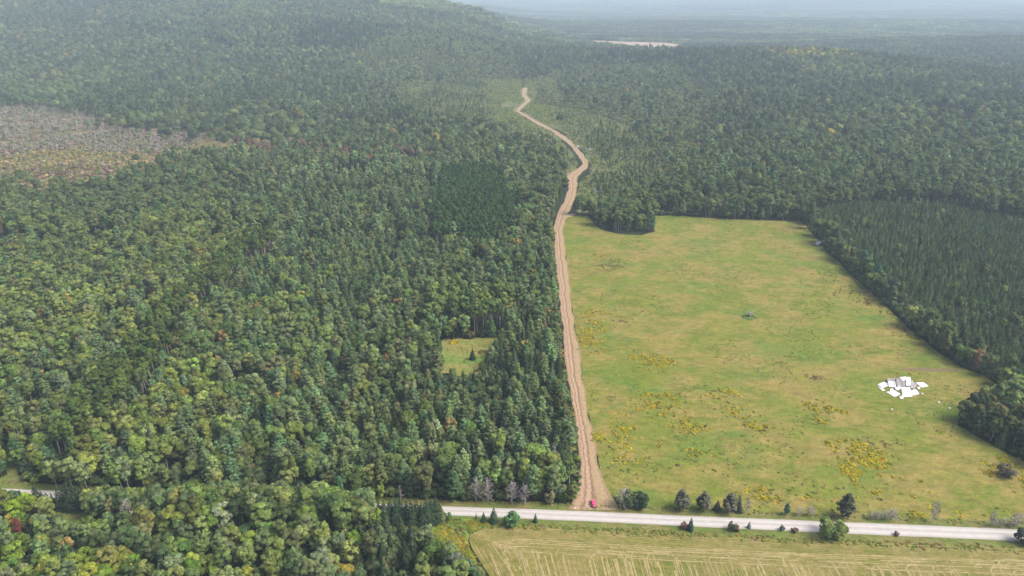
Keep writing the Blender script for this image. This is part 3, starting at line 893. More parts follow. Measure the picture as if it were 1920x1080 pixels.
BOG_BOX = WL([(-500, 186), (640, 186), (640, 400), (-500, 400)])
MOUTH = WL([(1070, 962), (1215, 962), (1150, 895), (1084, 895)])
BOG_ALL = WL([(-500, 196), (0, 202), (140, 207), (265, 240), (390, 258), (480, 270), (560, 282), (480, 298), (380, 306), (300, 330), (210, 355), (100, 378), (-500, 392)])
def in_bog(x, y, P):
    w1 = 70 * (fbm(x, y, 55, 3, 15) - 0.5); w2 = 110 * (fbm(x, y, 55, 3, 25) - 0.5)
    return inpoly(x + w1, y + w2, P)
def allowed(x, y):
    ok = ~in_any(x, y, FIELD_CLEAR) & ~inpoly(x, y, MOUTH) & ~in_bog(x + 22 * rng.normal(size=len(x)), y + 30 * rng.normal(size=len(x)), BOG_ALL)
    ok &= (seg_dist(x, y, TC) > 9.0) | (y < 235)
    ok &= (seg_dist(x, y + 20, TC) > 19.0) | (y < 760)
    # nothing south of the road's north verge here
    xr = np.array([p_[0] for p_ in ROAD_N]); yr = np.array([p_[1] for p_ in ROAD_N])
    o_ = np.argsort(xr)
    ok &= y > np.interp(x, xr[o_], yr[o_]) + 4.8
    # the side of the meadow past the right hand grove
    ok &= ~((x > W(1990, 900)[0]) & (y < W(2000, 905)[1]) )
    ok &= np.abs(x) < 0.86 * y + 60
    return ok

x, y = main_forest()
m_ = allowed(x, y) & (fbm(x, y, 14, 2, 61) > 0.27) & ~inpoly(x, y, WL([(1083, 955), (1190, 955), (1140, 900), (1083, 900)]))
x, y = x[m_], y[m_]
px_, py_ = PX(x, y)
west = x < np.interp(y, [220, 400, 700, 1000], [W(1085, 940)[0], W(1050, 560)[0], W(1060, 380)[0], W(1090, 300)[0]])
n1 = fbm(x, y, 95, 2, 21); n2 = fbm(x, y, 60, 2, 31); n3 = fbm(x, y, 40, 2, 41)
lowz = inpoly(x, y, WL([(780, 712), (950, 690), (960, 775), (770, 780)])) | inpoly(x, y, WL([(-30, 912), (60, 912), (60, 960), (-30, 960)]))
u = rng.random(len(x))
wx_ = x + 38 * (fbm(x, y, 24, 2, 71) - 0.5); wy_ = y + 60 * (fbm(x, y, 24, 2, 81) - 0.5)
belt = inpoly(wx_, wy_, PINEBELT); pe = inpoly(wx_, wy_, PINE_E); se = inpoly(wx_, wy_, SPRUCE_E)
rb = inpoly(wx_, wy_, RPBAND); r1 = inpoly(wx_, wy_, RP1); r2 = inpoly(x, y, RP2)
redb = inpoly(x, y, RED_BELT)
ppine = np.where(west, 0.24 + 0.9 * (n1 - 0.5), 0.34 + 0.7 * (n1 - 0.5)); ppine = np.where(pe, ppine + 0.22, ppine); ppine = np.where(belt, 0.80, ppine)
ppine = np.where(west & (px_ < 420) & (py_ < 640), 0.16, ppine)
pspr = np.where(west, 0.07, 0.10); pspr = np.where(pe, 0.13, pspr); pspr = np.where(se, 0.45, pspr)
pmap = np.where(py_ < 520, 0.42, 0.14)
kind = np.full(len(x), 'aspen', dtype=object)
kind[u < ppine] = 'pine'
a = (u >= ppine) & (u < ppine + pspr); kind[a] = 'spruce'
b = (u >= ppine + pspr) & (u < ppine + pspr + pmap); kind[b] = 'maple'
kind[(u > 0.985)] = 'autumn'
kind[rb & (rng.random(len(x)) < 0.95)] = 'rpo'
kind[r1 & (rng.random(len(x)) < 0.93)] = 'rpd'
kind[r2] = 'rpt'
kind[redb & (rng.random(len(x)) < 0.75)] = 'maroon'
kind[(rng.random(len(x)) < np.where(se | pe, 0.05, 0.014)) & ~r1 & ~r2] = 'brown'
kind[(rng.random(len(x)) < 0.006)] = 'snag'
rg = inpoly(wx_, wy_, REGROW) | inpoly(wx_, wy_, REGROW2)
drop = rg & (rng.random(len(x)) < 0.45)
kind[rg & (rng.random(len(x)) < 0.7)] = 'regrow'
kind[drop] = 'none'
kind[rb | r1] = 'none'
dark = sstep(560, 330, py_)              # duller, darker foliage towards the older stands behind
for kk, kn, pl, lo, hi in (('aspen', 'aspen', 'aspen', 0.72, 1.1), ('pine', 'pine', 'pine', 0.6, 1.05), ('spruce', 'spruce', 'spruce', 0.8, 1.25), ('maple', 'maple', 'maple', 0.8, 1.15),
                       ('autumn', 'aspen', 'autumn', 0.6, 0.9), ('rpo', 'redpine', 'redpine', 0.88, 1.02), ('rpd', 'redpine', 'darkred', 0.8, 0.95), ('rpt', 'redpine', 'maple', 1.02, 1.16),
                       ('regrow', 'aspen', 'aspen_bright', 0.4, 0.75), ('maroon', 'maple', 'maroon', 0.75, 1.1), ('brown', 'spruce', 'brownspruce', 0.7, 1.15), ('snag', 'snag', 'spruce', 0.8, 1.4)):
    mk = kind == kk
    n = int(mk.sum())
    t = pal(pl, n)
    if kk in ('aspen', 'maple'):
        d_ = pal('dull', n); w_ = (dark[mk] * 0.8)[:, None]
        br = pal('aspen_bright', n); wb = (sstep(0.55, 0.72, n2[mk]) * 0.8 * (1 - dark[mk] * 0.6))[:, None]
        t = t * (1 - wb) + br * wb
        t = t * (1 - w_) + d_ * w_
        ol = (west[mk] & (px_[mk] < 420) & (py_[mk] > 430))[:, None]
        t = np.where(ol, t * np.array([1.06, 1.02, 0.92]), t)
    # farther trees carry fewer faces
    far_ = y[mk] > 760
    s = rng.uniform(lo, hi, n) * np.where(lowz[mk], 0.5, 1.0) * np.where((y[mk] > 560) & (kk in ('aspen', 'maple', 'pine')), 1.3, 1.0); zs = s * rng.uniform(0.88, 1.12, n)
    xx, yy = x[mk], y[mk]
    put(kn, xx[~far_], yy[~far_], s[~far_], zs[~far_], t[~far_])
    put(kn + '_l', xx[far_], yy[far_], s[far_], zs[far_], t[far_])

for P_, kd_, pl_, sp_, lo_, hi_ in ((RPBAND, 'redpine', 'redpine', 4.6, 0.9, 1.05), (RP1, 'redpine', 'darkred', 4.8, 0.82, 0.96)):
    Q_ = np.array(P_); ctr = Q_.mean(0)
    big_ = [tuple(ctr + (q - ctr) * 1.15) for q in Q_]
    x, y = grid(big_, sp_)
    k_ = inpoly(x + 38 * (fbm(x, y, 24, 2, 71) - 0.5), y + 60 * (fbm(x, y, 24, 2, 81) - 0.5), P_) & allowed(x, y)
    x, y = x[k_], y[k_]
    r_ = rng.random(len(x)) < 0.86; x, y = x[r_], y[r_]
    place(kd_, x, y, pal(pl_, len(x)), lo_, hi_)
for P_ in (REGROW, REGROW2):
    x, y = grid(P_, 5.2); k_ = (seg_dist(x, y, TC) > 9) & ~in_any(x, y, [CUT_R, CUT_L, MEADOW]); x, y = x[k_], y[k_]
    place('shrub', x, y, np.where((rng.random(len(x)) < 0.25)[:, None], pal('tan', len(x)) * 0.75, pal('aspen', len(x)) * 1.05), 0.9, 2.1)
# understorey along the forest front by the road and by the track
ex, ey = [], []
for a_, b_ in ((ROAD_N, 5.6),):
    L = offs(a_, b_)
    for (x0, y0), (x1, y1) in zip(L[:-1], L[1:]):
        for t in np.arange(0, 1, 2.6 / max(3, math.dist((x0, y0), (x1, y1)))):
            ex.append(x0 + (x1 - x0) * t + rng.normal() * 0.6); ey.append(y0 + (y1 - y0) * t + rng.uniform(-0.8, 2.5))
ex, ey = np.array(ex), np.array(ey)
mk = (ex < W(1078, 945)[0]) & ~inpoly(ex, ey, PATH2) & (rng.random(len(ex)) < 0.75)
n = int(mk.sum())
s = rng.uniform(0.4, 0.95, n)
put('bush', ex[mk], ey[mk], s, s, np.where((rng.random(n) < 0.25)[:, None], pal('maple_bright', n), pal('maple', n) * 0.8))
ux = np.arange(-420, 420, 4.2); uy = np.arange(150, 560, 4.2)
X, Y = np.meshgrid(ux, uy); x = X.ravel() + rng.uniform(-1.8, 1.8, X.size); y = Y.ravel() + rng.uniform(-1.8, 1.8, X.size)
ok = (allowed(x, y) & ~inpoly(x, y, RP2)) | (inpoly(x, y, GROVE) & ~in_any(x, y, [CLEAR2, HAY, GOLDEN]) & (seg_dist(x, y, ROAD_C) > 7))
x, y = x[ok], y[ok]
place('shrub', x, y, pal('dull', len(x)) * 0.9, 1.0, 2.0)
# dense front row of the grove facing the road
fx = np.arange(175, 705, 9.0)
for row, dy in ((0, 0.0), (1, 9.0)):
    for a_ in fx:
        yb_ = np.interp(a_, [90, 240, 400, 560, 690], [955, 962, 966, 968, 975]) + dy + rng.uniform(-1, 4)
        x_, y_ = W(a_ + rng.uniform(-4, 4) + row * 4, yb_)
        hh = np.interp(a_, [175, 300, 420, 640, 700], [0.78, 0.86, 1.04, 0.98, 0.62]) * rng.uniform(0.88, 1.1)
        kd_ = 'aspen' if rng.random() < 0.72 else 'maple'
        put(kd_, x_, y_, hh * (1.0 if kd_ == 'aspen' else 1.05), hh * (1.0 if kd_ == 'aspen' else 1.25), pal('aspen' if kd_ == 'aspen' else ('maple_bright' if rng.random() < 0.4 else 'maple'), 1))
# bushes along the track's left side and the hedgerow on the meadow's right
for line, cnt, off_ in ((TL[2:10], 95, -4.5), (WL([(1512, 418), (1600, 508), (1700, 602), (1760, 655), (1830, 692), (1890, 722)]), 80, 1.0), (WL([(1230, 402), (1370, 407), (1505, 411)]), 90, 2.5)):
    L = np.array(line)
    seg = np.linalg.norm(np.diff(L, axis=0), axis=1); s_ = np.concatenate([[0], np.cumsum(seg)])
    q = rng.random(cnt) * s_[-1]
    bx = np.interp(q, s_, L[:, 0]) + off_ * (1 if off_ < 0 else 0) + rng.normal(size=cnt) * 1.2; by = np.interp(q, s_, L[:, 1]) + (off_ if off_ > 0 else 0) + rng.normal(size=cnt) * 1.2
    s = rng.uniform(0.35, 0.9, cnt)
    put('bush', bx, by, s, s, pal('dull', cnt) * 1.15)

# low growth between the forest wall and the track, and round the hayfield corner
for line, cnt, lo_, hi_ in ((TL[1:9], 700, 0.6, 6.0), (WL([(880, 1075), (905, 1095), (940, 1150)]), 60, 1.0, 6.0), (WL([(775, 985), (790, 1020), (830, 1052), (880, 1075)]), 130, -1.0, 5.0)):
    L = np.array(line); seg = np.linalg.norm(np.diff(L, axis=0), axis=1); s_ = np.concatenate([[0], np.cumsum(seg)])
    q = rng.random(cnt) * s_[-1]; bx = np.interp(q, s_, L[:, 0]) - rng.uniform(lo_, hi_, cnt); by = np.interp(q, s_, L[:, 1])
    s = rng.uniform(0.25, 0.75, cnt)
    put('shrub', bx, by, s * 1.3, s, np.where((rng.random(cnt) < 0.4)[:, None], pal('tan', cnt) * 0.7, pal('maple', cnt)))

# ---- young plantation
x, y = grid(PLANT, 3.6, jit=0.3)
ok = np.abs(x) < 0.84 * y + 30
x, y = x[ok], y[ok]
n = len(x)
u = rng.random(n); big = fbm(x, y, 30, 2, 77) + 0.25 * rng.random(n) > 0.79
t = tints(n, (0.062, 0.098, 0.038), 0.34)
s = rng.uniform(0.65, 1.25, n)
put('young', x[~big], y[~big], s[~big] * 1.2, s[~big] * rng.uniform(0.75, 1.0, int((~big).sum())), t[~big])
bx, by = x[big][::4], y[big][::4]
s = rng.uniform(0.42, 0.62, len(bx)); put('aspen', bx, by, s, s, pal('aspen', len(bx)))
# tall dark pines behind the plantation
# ---- cut-over brush round the far track
for poly, dens in ((CUT_R, 5.0), (CUT_L, 5.0), (TRK_OPEN, 6.0)):
    x, y = grid(poly, dens)
    ok = (seg_dist(x, y, TC) > 9) & ~inpoly(x, y, MEADOW)
    x, y = x[ok], y[ok]
    nn = fbm(x, y, 80, 2, 55)
    u = rng.random(len(x))
    for lo_, hi_, kd, pl, s0, s1 in ((0, 0.52, 'shrub', 'aspen_bright', 0.6, 1.4), (0.52, 0.62, 'shrub', 'autumn', 0.4, 0.9), (0.62, 0.78, 'aspen_l', 'aspen', 0.25, 0.55), (0.78, 0.86, 'spruce_l', 'spruce', 0.3, 0.75), (0.86, 0.9, 'shrub', 'maroon', 0.5, 1.0), (0.9, 0.93, 'snag_l', 'spruce', 0.5, 1.1)):
        mk = (u >= lo_) & (u < hi_) & (nn + 0.2 * rng.random(len(x)) > 0.36)
        if kd != 'shrub': mk &= (seg_dist(x, y + 14, TC) > 17) & ~inpoly(x + 14 * rng.normal(size=len(x)), y + 40 * rng.normal(size=len(x)), TRK_OPEN) & ~(inpoly(x, y, TRK_OPEN) & (seg_dist(x, y, TC) < 40))
        place(kd, x[mk], y[mk], pal(pl, int(mk.sum())), s0, s1)
    big = nn > 0.60
    mk = big & (seg_dist(x, y + 16, TC) > 24) & (rng.random(len(x)) < 0.22) & ~inpoly(x, y, TRK_OPEN)
    place('pine_l', x[mk], y[mk], pal('dull', int(mk.sum())), 0.4, 0.85)
# ---- bogs: grey snags over tan brush
x, y = grid(BOG_BOX, 4.4); mk = (np.abs(x) < 0.86 * y + 60) & in_bog(x, y, BOG_GREY) & (fbm(x, y, 30, 2, 44) > 0.3); x, y = x[mk], y[mk]
mk = rng.random(len(x)) < 0.33
place('snag_l', x[mk], y[mk], pal('spruce', int(mk.sum())), 0.4, 1.15)
mk = rng.random(len(x)) < 0.5
place('shrub', x[mk] + 2, y[mk], pal('mauve', int(mk.sum())), 0.8, 1.7)
mk = rng.random(len(x)) < 0.22
place('shrub', x[mk] - 2, y[mk], pal('maple', int(mk.sum())), 0.8, 1.9)
x, y = grid(BOG_BOX, 4.4); mk = (np.abs(x) < 0.86 * y + 60) & in_bog(x, y, BOG_TAN) & ~in_bog(x, y, BOG_GREY); x, y = x[mk], y[mk]
u = rng.random(len(x)); nn = fbm(x, y, 120, 2, 66)
for mk, kd, pl, s0, s1 in ((u < 0.45, 'shrub', 'tan', 0.8, 1.8), ((u > 0.45) & (u < 0.55), 'snag_l', 'spruce', 0.4, 0.8), ((u > 0.55) & (u < 0.62) & (nn > 0.5), 'shrub', 'mauve', 1.2, 2.4),
                           ((u > 0.62) & (u < 0.74), 'shrub', 'autumn', 0.7, 1.5), ((u > 0.74) & (u < 0.8), 'spruce_l', 'dull', 0.3, 0.6), ((u > 0.8) & (nn > 0.55), 'shrub', 'maroon', 1.2, 2.2)):
    place(kd, x[mk], y[mk], pal(pl, int(mk.sum())), s0, s1)

# ---- middle distance forest, 1000 m to 2900 m
sp = 11.5
xs = np.arange(-2500, 2500, sp); ys = np.arange(1000, 2900, sp * 0.87)
X, Y = np.meshgrid(xs, ys)
x = X.ravel() + rng.uniform(-.45, .45, X.size) * sp; y = Y.ravel() + rng.uniform(-.45, .45, X.size) * sp
mk = (np.abs(x) < 0.82 * y + 60); x, y = x[mk], y[mk]
mk = ~in_any(x, y, [CUT_L, CUT_R, TRK_OPEN]) & ~in_bog(x + 22 * rng.normal(size=len(x)), y + 30 * rng.normal(size=len(x)), BOG_ALL) & (seg_dist(x, y, TC) > 11) & ~((inpoly(x, y, REGROW) | inpoly(x, y, REGROW2)) & (rng.random(len(x)) < 0.35)) & (fbm(x, y, 45, 2, 91) > 0.25); x, y = x[mk], y[mk]
px_, py_ = PX(x, y)
n1 = fbm(x, y, 260, 3, 23); n2 = fbm(x, y, 170, 2, 37); u = rng.random(len(x))
conif = (n1 + 0.22 * (u - 0.5) > np.where(x > 0, 0.52, 0.60))
# darker conifer belts seen on the photo
belt2 = (((y > 2050) & (y < 2420) & (x > -640) & (x < -20)) | (inpoly(x, y, WL([(1100, 122), (1290, 130), (1300, 142), (1100, 136)]))) | inpoly(x, y, WL([(1720, 205), (1830, 222), (1820, 235), (1730, 215)]))) & (u < 0.85)
hillr = np.exp(-((x - 800) / 430) ** 2 - ((y - 2050) / 380) ** 2)
redb = inpoly(x, y, RED_BELT)
t = pal('dull', len(x)) * 0.95
wa = (sstep(0.5, 0.7, n2) * 0.75)[:, None]; t = t * (1 - wa) + pal('aspen', len(x)) * 0.85 * wa
yel = (hillr > 0.45) & (y > 1960) & (n2 + 0.3 * rng.random(len(x)) > 0.76)
t[yel] = pal('autumn', int(yel.sum())) * [1.0, 1.15, 1.0]
sc_au = rng.random(len(x)) < 0.012
t[sc_au] = pal('autumn', int(sc_au.sum()))
kd = np.where(conif, 'pine_l', 'maple_l').astype(object)
t[conif] = (pal('spruce', int(conif.sum())) + pal('dull', int(conif.sum()))) * 0.52
kd[conif & (u < 0.25)] = 'spruce_l'
t[belt2] = pal('spruce', int(belt2.sum())); kd[belt2] = 'pine_l'
bb = redb & (u < 0.7); t[bb] = pal('maroon', int(bb.sum())); kd[bb] = 'maple_l'
regrow = (inpoly(x, y, REGROW) | inpoly(x, y, REGROW2) | ((np.abs(x - 60) < 420) & (y > 1250) & (y < 1950) & (n2 > 0.42))) & (rng.random(len(x)) < 0.8)     # thin pale regrowth round the far track
t[regrow] = (pal('aspen', int(regrow.sum())) + pal('dull', int(regrow.sum()))) * 0.5; kd[regrow] = 'aspen_l'
for k_ in ('maple_l', 'pine_l', 'spruce_l', 'aspen_l'):
    mk = kd == k_
    sc_ = rng.uniform(1.0, 1.8, int(mk.sum())) * np.where(regrow[mk], 0.68, 1.0)
    put(k_, x[mk], y[mk], sc_, sc_ * rng.uniform(0.62, 1.05, int(mk.sum())), t[mk] * rng.choice([0.7, 0.95, 1.15, 1.45], int(mk.sum()))[:, None])

# ------------------------------------------------------------------ named trees along the road, the hedgerow and the field
GREEN = (0.07, 0.11, 0.035)
gR = 'trees and shrubs along the gravel road'
for i, (a, b, h) in enumerate([(712, 978, 10.5), (722, 980, 11.5), (733, 977, 11), (744, 979, 12), (752, 976, 11.5)]):
    spec('spruce', a, b, h, (0.030, 0.050, 0.026), '%s dark spruce from the left in the spruce screen left of the road gap' % ['first', 'second', 'third', 'fourth', 'fifth'][i], 1.3, 'spruce_tree', group='roadside spruce screen')
for i, (a, b, h) in enumerate([(764, 980, 11), (773, 983, 12), (783, 980, 11.5), (792, 983, 11), (801, 981, 12.5), (810, 978, 12), (819, 976, 11.5)]):
    spec('spruce', a, b, h, (0.028, 0.046, 0.024), '%s dark spruce from the left in the spruce screen where the open road begins' % ['first', 'second', 'third', 'fourth', 'fifth', 'sixth', 'seventh'][i], 1.3, 'spruce_tree', group='roadside spruce screen')
spec('spruce', 827, 977, 9.5, (0.075, 0.085, 0.035), 'olive brown spruce at the right end of the roadside screen', 1.1, 'spruce_tree')
spec('bush', 838, 975, 4.0, (0.06, 0.11, 0.04), 'small green bush beside the right end of the spruce screen', 0.8, 'bush', 'bush')
for i, (a, b, h) in enumerate([(73, 945, 8.5), (84, 948, 6.5), (93, 950, 6), (103, 951, 6), (116, 953, 8.5), (128, 953, 10), (137, 954, 11), (146, 954, 10.5), (155, 954, 10), (165, 953, 10), (173, 950, 9)]):
    spec('spruce', a, b, h * 1.25, (0.026, 0.042, 0.022), '%s dark spruce from the left in the hedge beside the small green clearing' % ['first', 'second', 'third', 'fourth', 'fifth', 'sixth', 'seventh', 'eighth', 'ninth', 'tenth', 'last'][i], 1.05, 'spruce_tree', group='dark spruce hedge at lower left')
spec('bush', 29, 940, 6, (0.04, 0.075, 0.035), 'lone dark green bush against the road at the left edge', 0.75, 'bush', 'bush')
spec('spruce', 2, 944, 11, (0.026, 0.042, 0.022), 'dark spruce cut by the left edge of the photo beside the road', 1.0, 'spruce_tree')
spec('maple', 52, 958, 9, (0.14, 0.20, 0.02), 'bright lime green maple below the road gap at far left', 0.9, 'broadleaf_tree')
spec('maple', 30, 975, 10, (0.13, 0.19, 0.02), 'lime green maple below the lone roadside bush', 0.95, 'broadleaf_tree')
spec('aspen', 215, 978, 12, (0.15, 0.15, 0.06), 'pale olive tree with open limbs right of the green clearing', 0.95, 'broadleaf_tree')
spec('bare', 245, 985, 12.5, (0.30, 0.24, 0.15), 'pale cream half bare tree near the road gap', 0.9, 'bare_tree')
spec('spruce', 312, 968, 9, (0.022, 0.036, 0.02), 'very dark spruce beside the small road gap right of the cream tree', 1.0, 'spruce_tree')
spec('maple', 415, 1035, 9, (0.22, 0.14, 0.06), 'orange tan tree among green aspens in the lower grove', 0.6, 'broadleaf_tree')
spec('maple', 132, 1035, 7, (0.24, 0.18, 0.06), 'wide orange yellow tree at lower left below the clearing', 0.9, 'broadleaf_tree')
spec('maple', 686, 955, 9, (0.13, 0.045, 0.03), 'small red leaved maple at the edge of the spruce group', 0.42, 'broadleaf_tree')
spec('maple', 40, 1010, 10.5, (0.13, 0.04, 0.03), 'red leaved crown among green trees at lower left', 0.35, 'broadleaf_tree')
spec('aspen', 857, 1078, 12, (0.085, 0.10, 0.07), 'grey green tree at the corner of the hayfield', 1.1, 'broadleaf_tree')
spec('pine', 880, 1085, 10, (0.06, 0.11, 0.06), 'blue green pine tucked against the corner of the hayfield', 1.0, 'pine_tree')
spec('maple', 893, 1100, 7.5, (0.05, 0.09, 0.035), 'dark green rounded tree touching the hayfield edge', 0.7, 'broadleaf_tree')
# roadside, south side
spec('spruce', 893, 973, 3.2, (0.07, 0.10, 0.07), 'tiny pale sapling left of the roadside spruces', 0.8, 'sapling', 'sapling')
spec('spruce', 907, 978, 5.0, (0.032, 0.055, 0.032), 'small dark spruce left of the taller roadside spruce', 1.1, 'spruce_tree')
spec('spruce', 926, 979, 7.6, (0.034, 0.058, 0.034), 'tallest lone spruce between the road and the hayfield corner', 1.2, 'spruce_tree')
spec('bush', 959, 984, 6.0, (0.06, 0.125, 0.045), 'rounded bright green bush beside the road right of the lone spruces', 0.95, 'bush', 'bush')
spec('spruce', 1004, 979, 4.6, (0.034, 0.055, 0.034), 'narrow little spruce alone beside the road above the hayfield', 1.0, 'spruce_tree')
spec('spruce', 1294, 994, 6.6, (0.028, 0.05, 0.035), 'blue green roadside spruce with a red shrub at its left', 1.05, 'spruce_tree')
spec('bush', 1282, 991, 3.6, (0.11, 0.055, 0.04), 'small red shrub touching the blue green roadside spruce', 0.7, 'shrub', 'shrub')
spec('bush', 1373, 994, 4.6, (0.07, 0.08, 0.045), 'dark olive shrub beside the road near the middle of the hayfield', 0.7, 'shrub', 'shrub')
spec('bush', 1381, 996, 2.6, (0.10, 0.045, 0.032), 'low red shrub at the foot of the dark olive shrub', 0.8, 'shrub', 'shrub')
spec('spruce', 1404, 990, 3.6, (0.10, 0.12, 0.10), 'pale grey green sapling on the road edge', 1.1, 'sapling', 'sapling')
spec('bush', 1466, 994, 2.4, (0.06, 0.075, 0.055), 'small dark roadside shrub left of the round leafy tree', 0.75, 'shrub', 'shrub')
spec('bush', 1490, 997, 2.0, (0.10, 0.065, 0.04), 'low russet shrub left of the round leafy roadside tree', 1.2, 'shrub', 'shrub')
spec('bush', 1559, 1005, 9.5, (0.10, 0.13, 0.035), 'round leafy yellow green tree standing alone before the road', 0.92, 'broadleaf_tree')
spec('bush', 1680, 1004, 2.0, (0.10, 0.055, 0.04), 'small red shrub on the verge right of the round leafy tree', 0.9, 'shrub', 'shrub')
spec('bush', 1916, 1018, 7.0, (0.055, 0.06, 0.045), 'dark shrubby tree cut by the right edge beside the road', 0.8, 'bush', 'bush')
# roadside, north side
spec('bare', 1168, 950, 9.5, (0.10, 0.11, 0.06), 'grey leafless shrub right of the dirt track mouth', 1.15, 'bare_tree')
spec('bush', 1182, 950, 8.0, (0.06, 0.085, 0.04), 'olive shrub between grey branches and a dark bush by the track mouth', 0.75, 'bush', 'bush')
spec('bush', 1199, 951, 7.4, (0.03, 0.05, 0.03), 'dark evergreen bush right of the grey shrub at the track mouth', 0.8, 'bush', 'bush')
spec('pine', 1277, 955, 10.5, (0.078, 0.080, 0.055), 'tall grey brown spruce, leftmost of the meadow edge row', 1.35, 'spruce_tree')
spec('pine', 1318, 957, 10, (0.078, 0.080, 0.055), 'grey brown wide spruce second in the meadow edge row', 1.4, 'spruce_tree')
spec('spruce', 1344, 957, 5.5, (0.04, 0.042, 0.032), 'short dark spruce squeezed between two grey brown spruces', 1.3, 'spruce_tree')
spec('pine', 1367, 960, 10, (0.078, 0.080, 0.055), 'grey brown spruce fourth in the meadow edge row', 1.5, 'spruce_tree')
spec('spruce', 1384, 959, 8.5, (0.036, 0.044, 0.03), 'slim dark spruce at the right end of the meadow edge row', 0.9, 'spruce_tree')
spec('bare', 1400, 959, 5.5, (0.09, 0.09, 0.06), 'small grey leafless shrub right of the grey brown spruces', 0.9, 'bare_tree')
spec('pine', 1474, 965, 6.2, (0.05, 0.095, 0.065), 'small round blue green pine north of the road', 0.95, 'pine_tree')
spec('bare', 1497, 966, 4.2, (0.14, 0.12, 0.09), 'pale leafless shrub just right of the small blue green pine', 1.4, 'bare_tree')
spec('bare', 1518, 967, 4.6, (0.14, 0.12, 0.09), 'pale twiggy shrub between the blue green pine and the tall spruce', 1.4, 'bare_tree')
spec('pine', 1583, 970, 12.5, (0.055, 0.060, 0.040), 'tallest dark grey spruce alone north of the road', 1.2, 'spruce_tree')
for i, (a, b, h) in enumerate([(1632, 973, 4), (1645, 974, 4.4), (1660, 975, 4.6), (1672, 974, 5.5)]):
    spec('bare', a, b, h, (0.11, 0.085, 0.075), '%s purplish grey twiggy shrub in the thicket right of the tall spruce' % ['first', 'second', 'third', 'fourth'][i], 1.3, 'bare_tree', group='twiggy shrubs north of the road')
spec('bare', 1748, 980, 11, (0.11, 0.10, 0.085), 'slender grey leafless tree alone north of the road', 0.55, 'bare_tree')
spec('bare', 1857, 986, 8, (0.11, 0.10, 0.085), 'thin grey leafless sapling near the right end of the road', 0.5, 'bare_tree')
for i, (a, b, h) in enumerate([(1862, 986, 4), (1878, 987, 4.2), (1895, 988, 4.4), (1906, 986, 6)]):
    spec('bare', a, b, h, (0.11, 0.085, 0.075), '%s grey twiggy shrub in the thicket at the right end of the road' % ['first', 'second', 'third', 'fourth'][i], 1.4, 'bare_tree', group='twiggy shrubs at the right end of the road')
spec('bush', 1886, 893, 7.0, (0.10, 0.085, 0.06), 'brown rounded bush alone in the meadow at the right edge', 0.9, 'bush', 'bush')
spec('spruce', 886, 674, 7.4, (0.018, 0.034, 0.02), 'single dark spruce standing in the small forest clearing', 1.35, 'spruce_tree')
spec('snag', 828, 634, 13, (0.1, 0.1, 0.1), 'white bleached dead tree at the left corner of the forest clearing', 0.7, 'dead_tree')
spec('snag', 752 + 0, 940, 9, (0.1, 0.1, 0.1), 'pale dead tree behind the roadside spruce screen', 0.8, 'dead_tree')
spec('bare', 893, 941, 12, (0.12, 0.09, 0.09), 'pinkish grey bare tree at the forest front left of the track', 0.75, 'bare_tree')
spec('bare', 915, 943, 13, (0.12, 0.10, 0.08), 'grey brown bare tree beside the pinkish one at the forest front', 0.7, 'bare_tree')
spec('bare', 960, 944, 11, (0.12, 0.09, 0.08), 'brownish bare tree in the middle of the forest front left of the track', 0.9, 'bare_tree')
spec('bare', 985, 945, 10, (0.12, 0.10, 0.085), 'low grey bare tree at the forest front nearer the track', 0.9, 'bare_tree')
spec('aspen', 1075, 945, 11, (0.10, 0.125, 0.045), 'slender tree with a white trunk at the corner of forest and track', 0.75, 'broadleaf_tree')
spec('bush', 1030, 942, 6, (0.13, 0.125, 0.06), 'pale olive bush at the forest front near the track mouth', 0.7, 'bush', 'bush')
spec('spruce', 563, 935, 8, (0.2, 0.16, 0.15), 'small pinkish grey conifer at the forest front', 1.0, 'spruce_tree')
for i, (a, b, h, wf) in enumerate([(107, 915, 15, 0.9), (138, 918, 19, 1.0), (165, 918, 17, 0.95), (232, 922, 16.5, 0.9), (243, 921, 18, 0.8), (410, 928, 15, 0.9)]):
    spec('aspen', a, b, h, [(0.135, 0.165, 0.055), (0.12, 0.15, 0.055), (0.12, 0.15, 0.06), (0.12, 0.17, 0.04), (0.11, 0.15, 0.07), (0.13, 0.15, 0.05)][i], ['leftmost roadside aspen with a pale leaning trunk', 'tall aspen with a forked white trunk behind the spruce hedge', 'aspen with a white trunk right of the forked one', 'full yellow green aspen at the forest front', 'aspen with a straight white trunk at the forest front', 'aspen with a slanting white trunk above the lower grove'][i], wf, 'broadleaf_tree', group='white trunked aspens on the forest front')
spec('pine', 640, 945 - 12, 12, (0.05, 0.12, 0.05), 'bright green young pine at the forest front left of the spruce screen', 0.7, 'pine_tree')
spec('maple', 715, 938, 9, (0.14, 0.18, 0.035), 'yellow green maple at the forest front above the spruce screen', 0.62, 'broadleaf_tree')
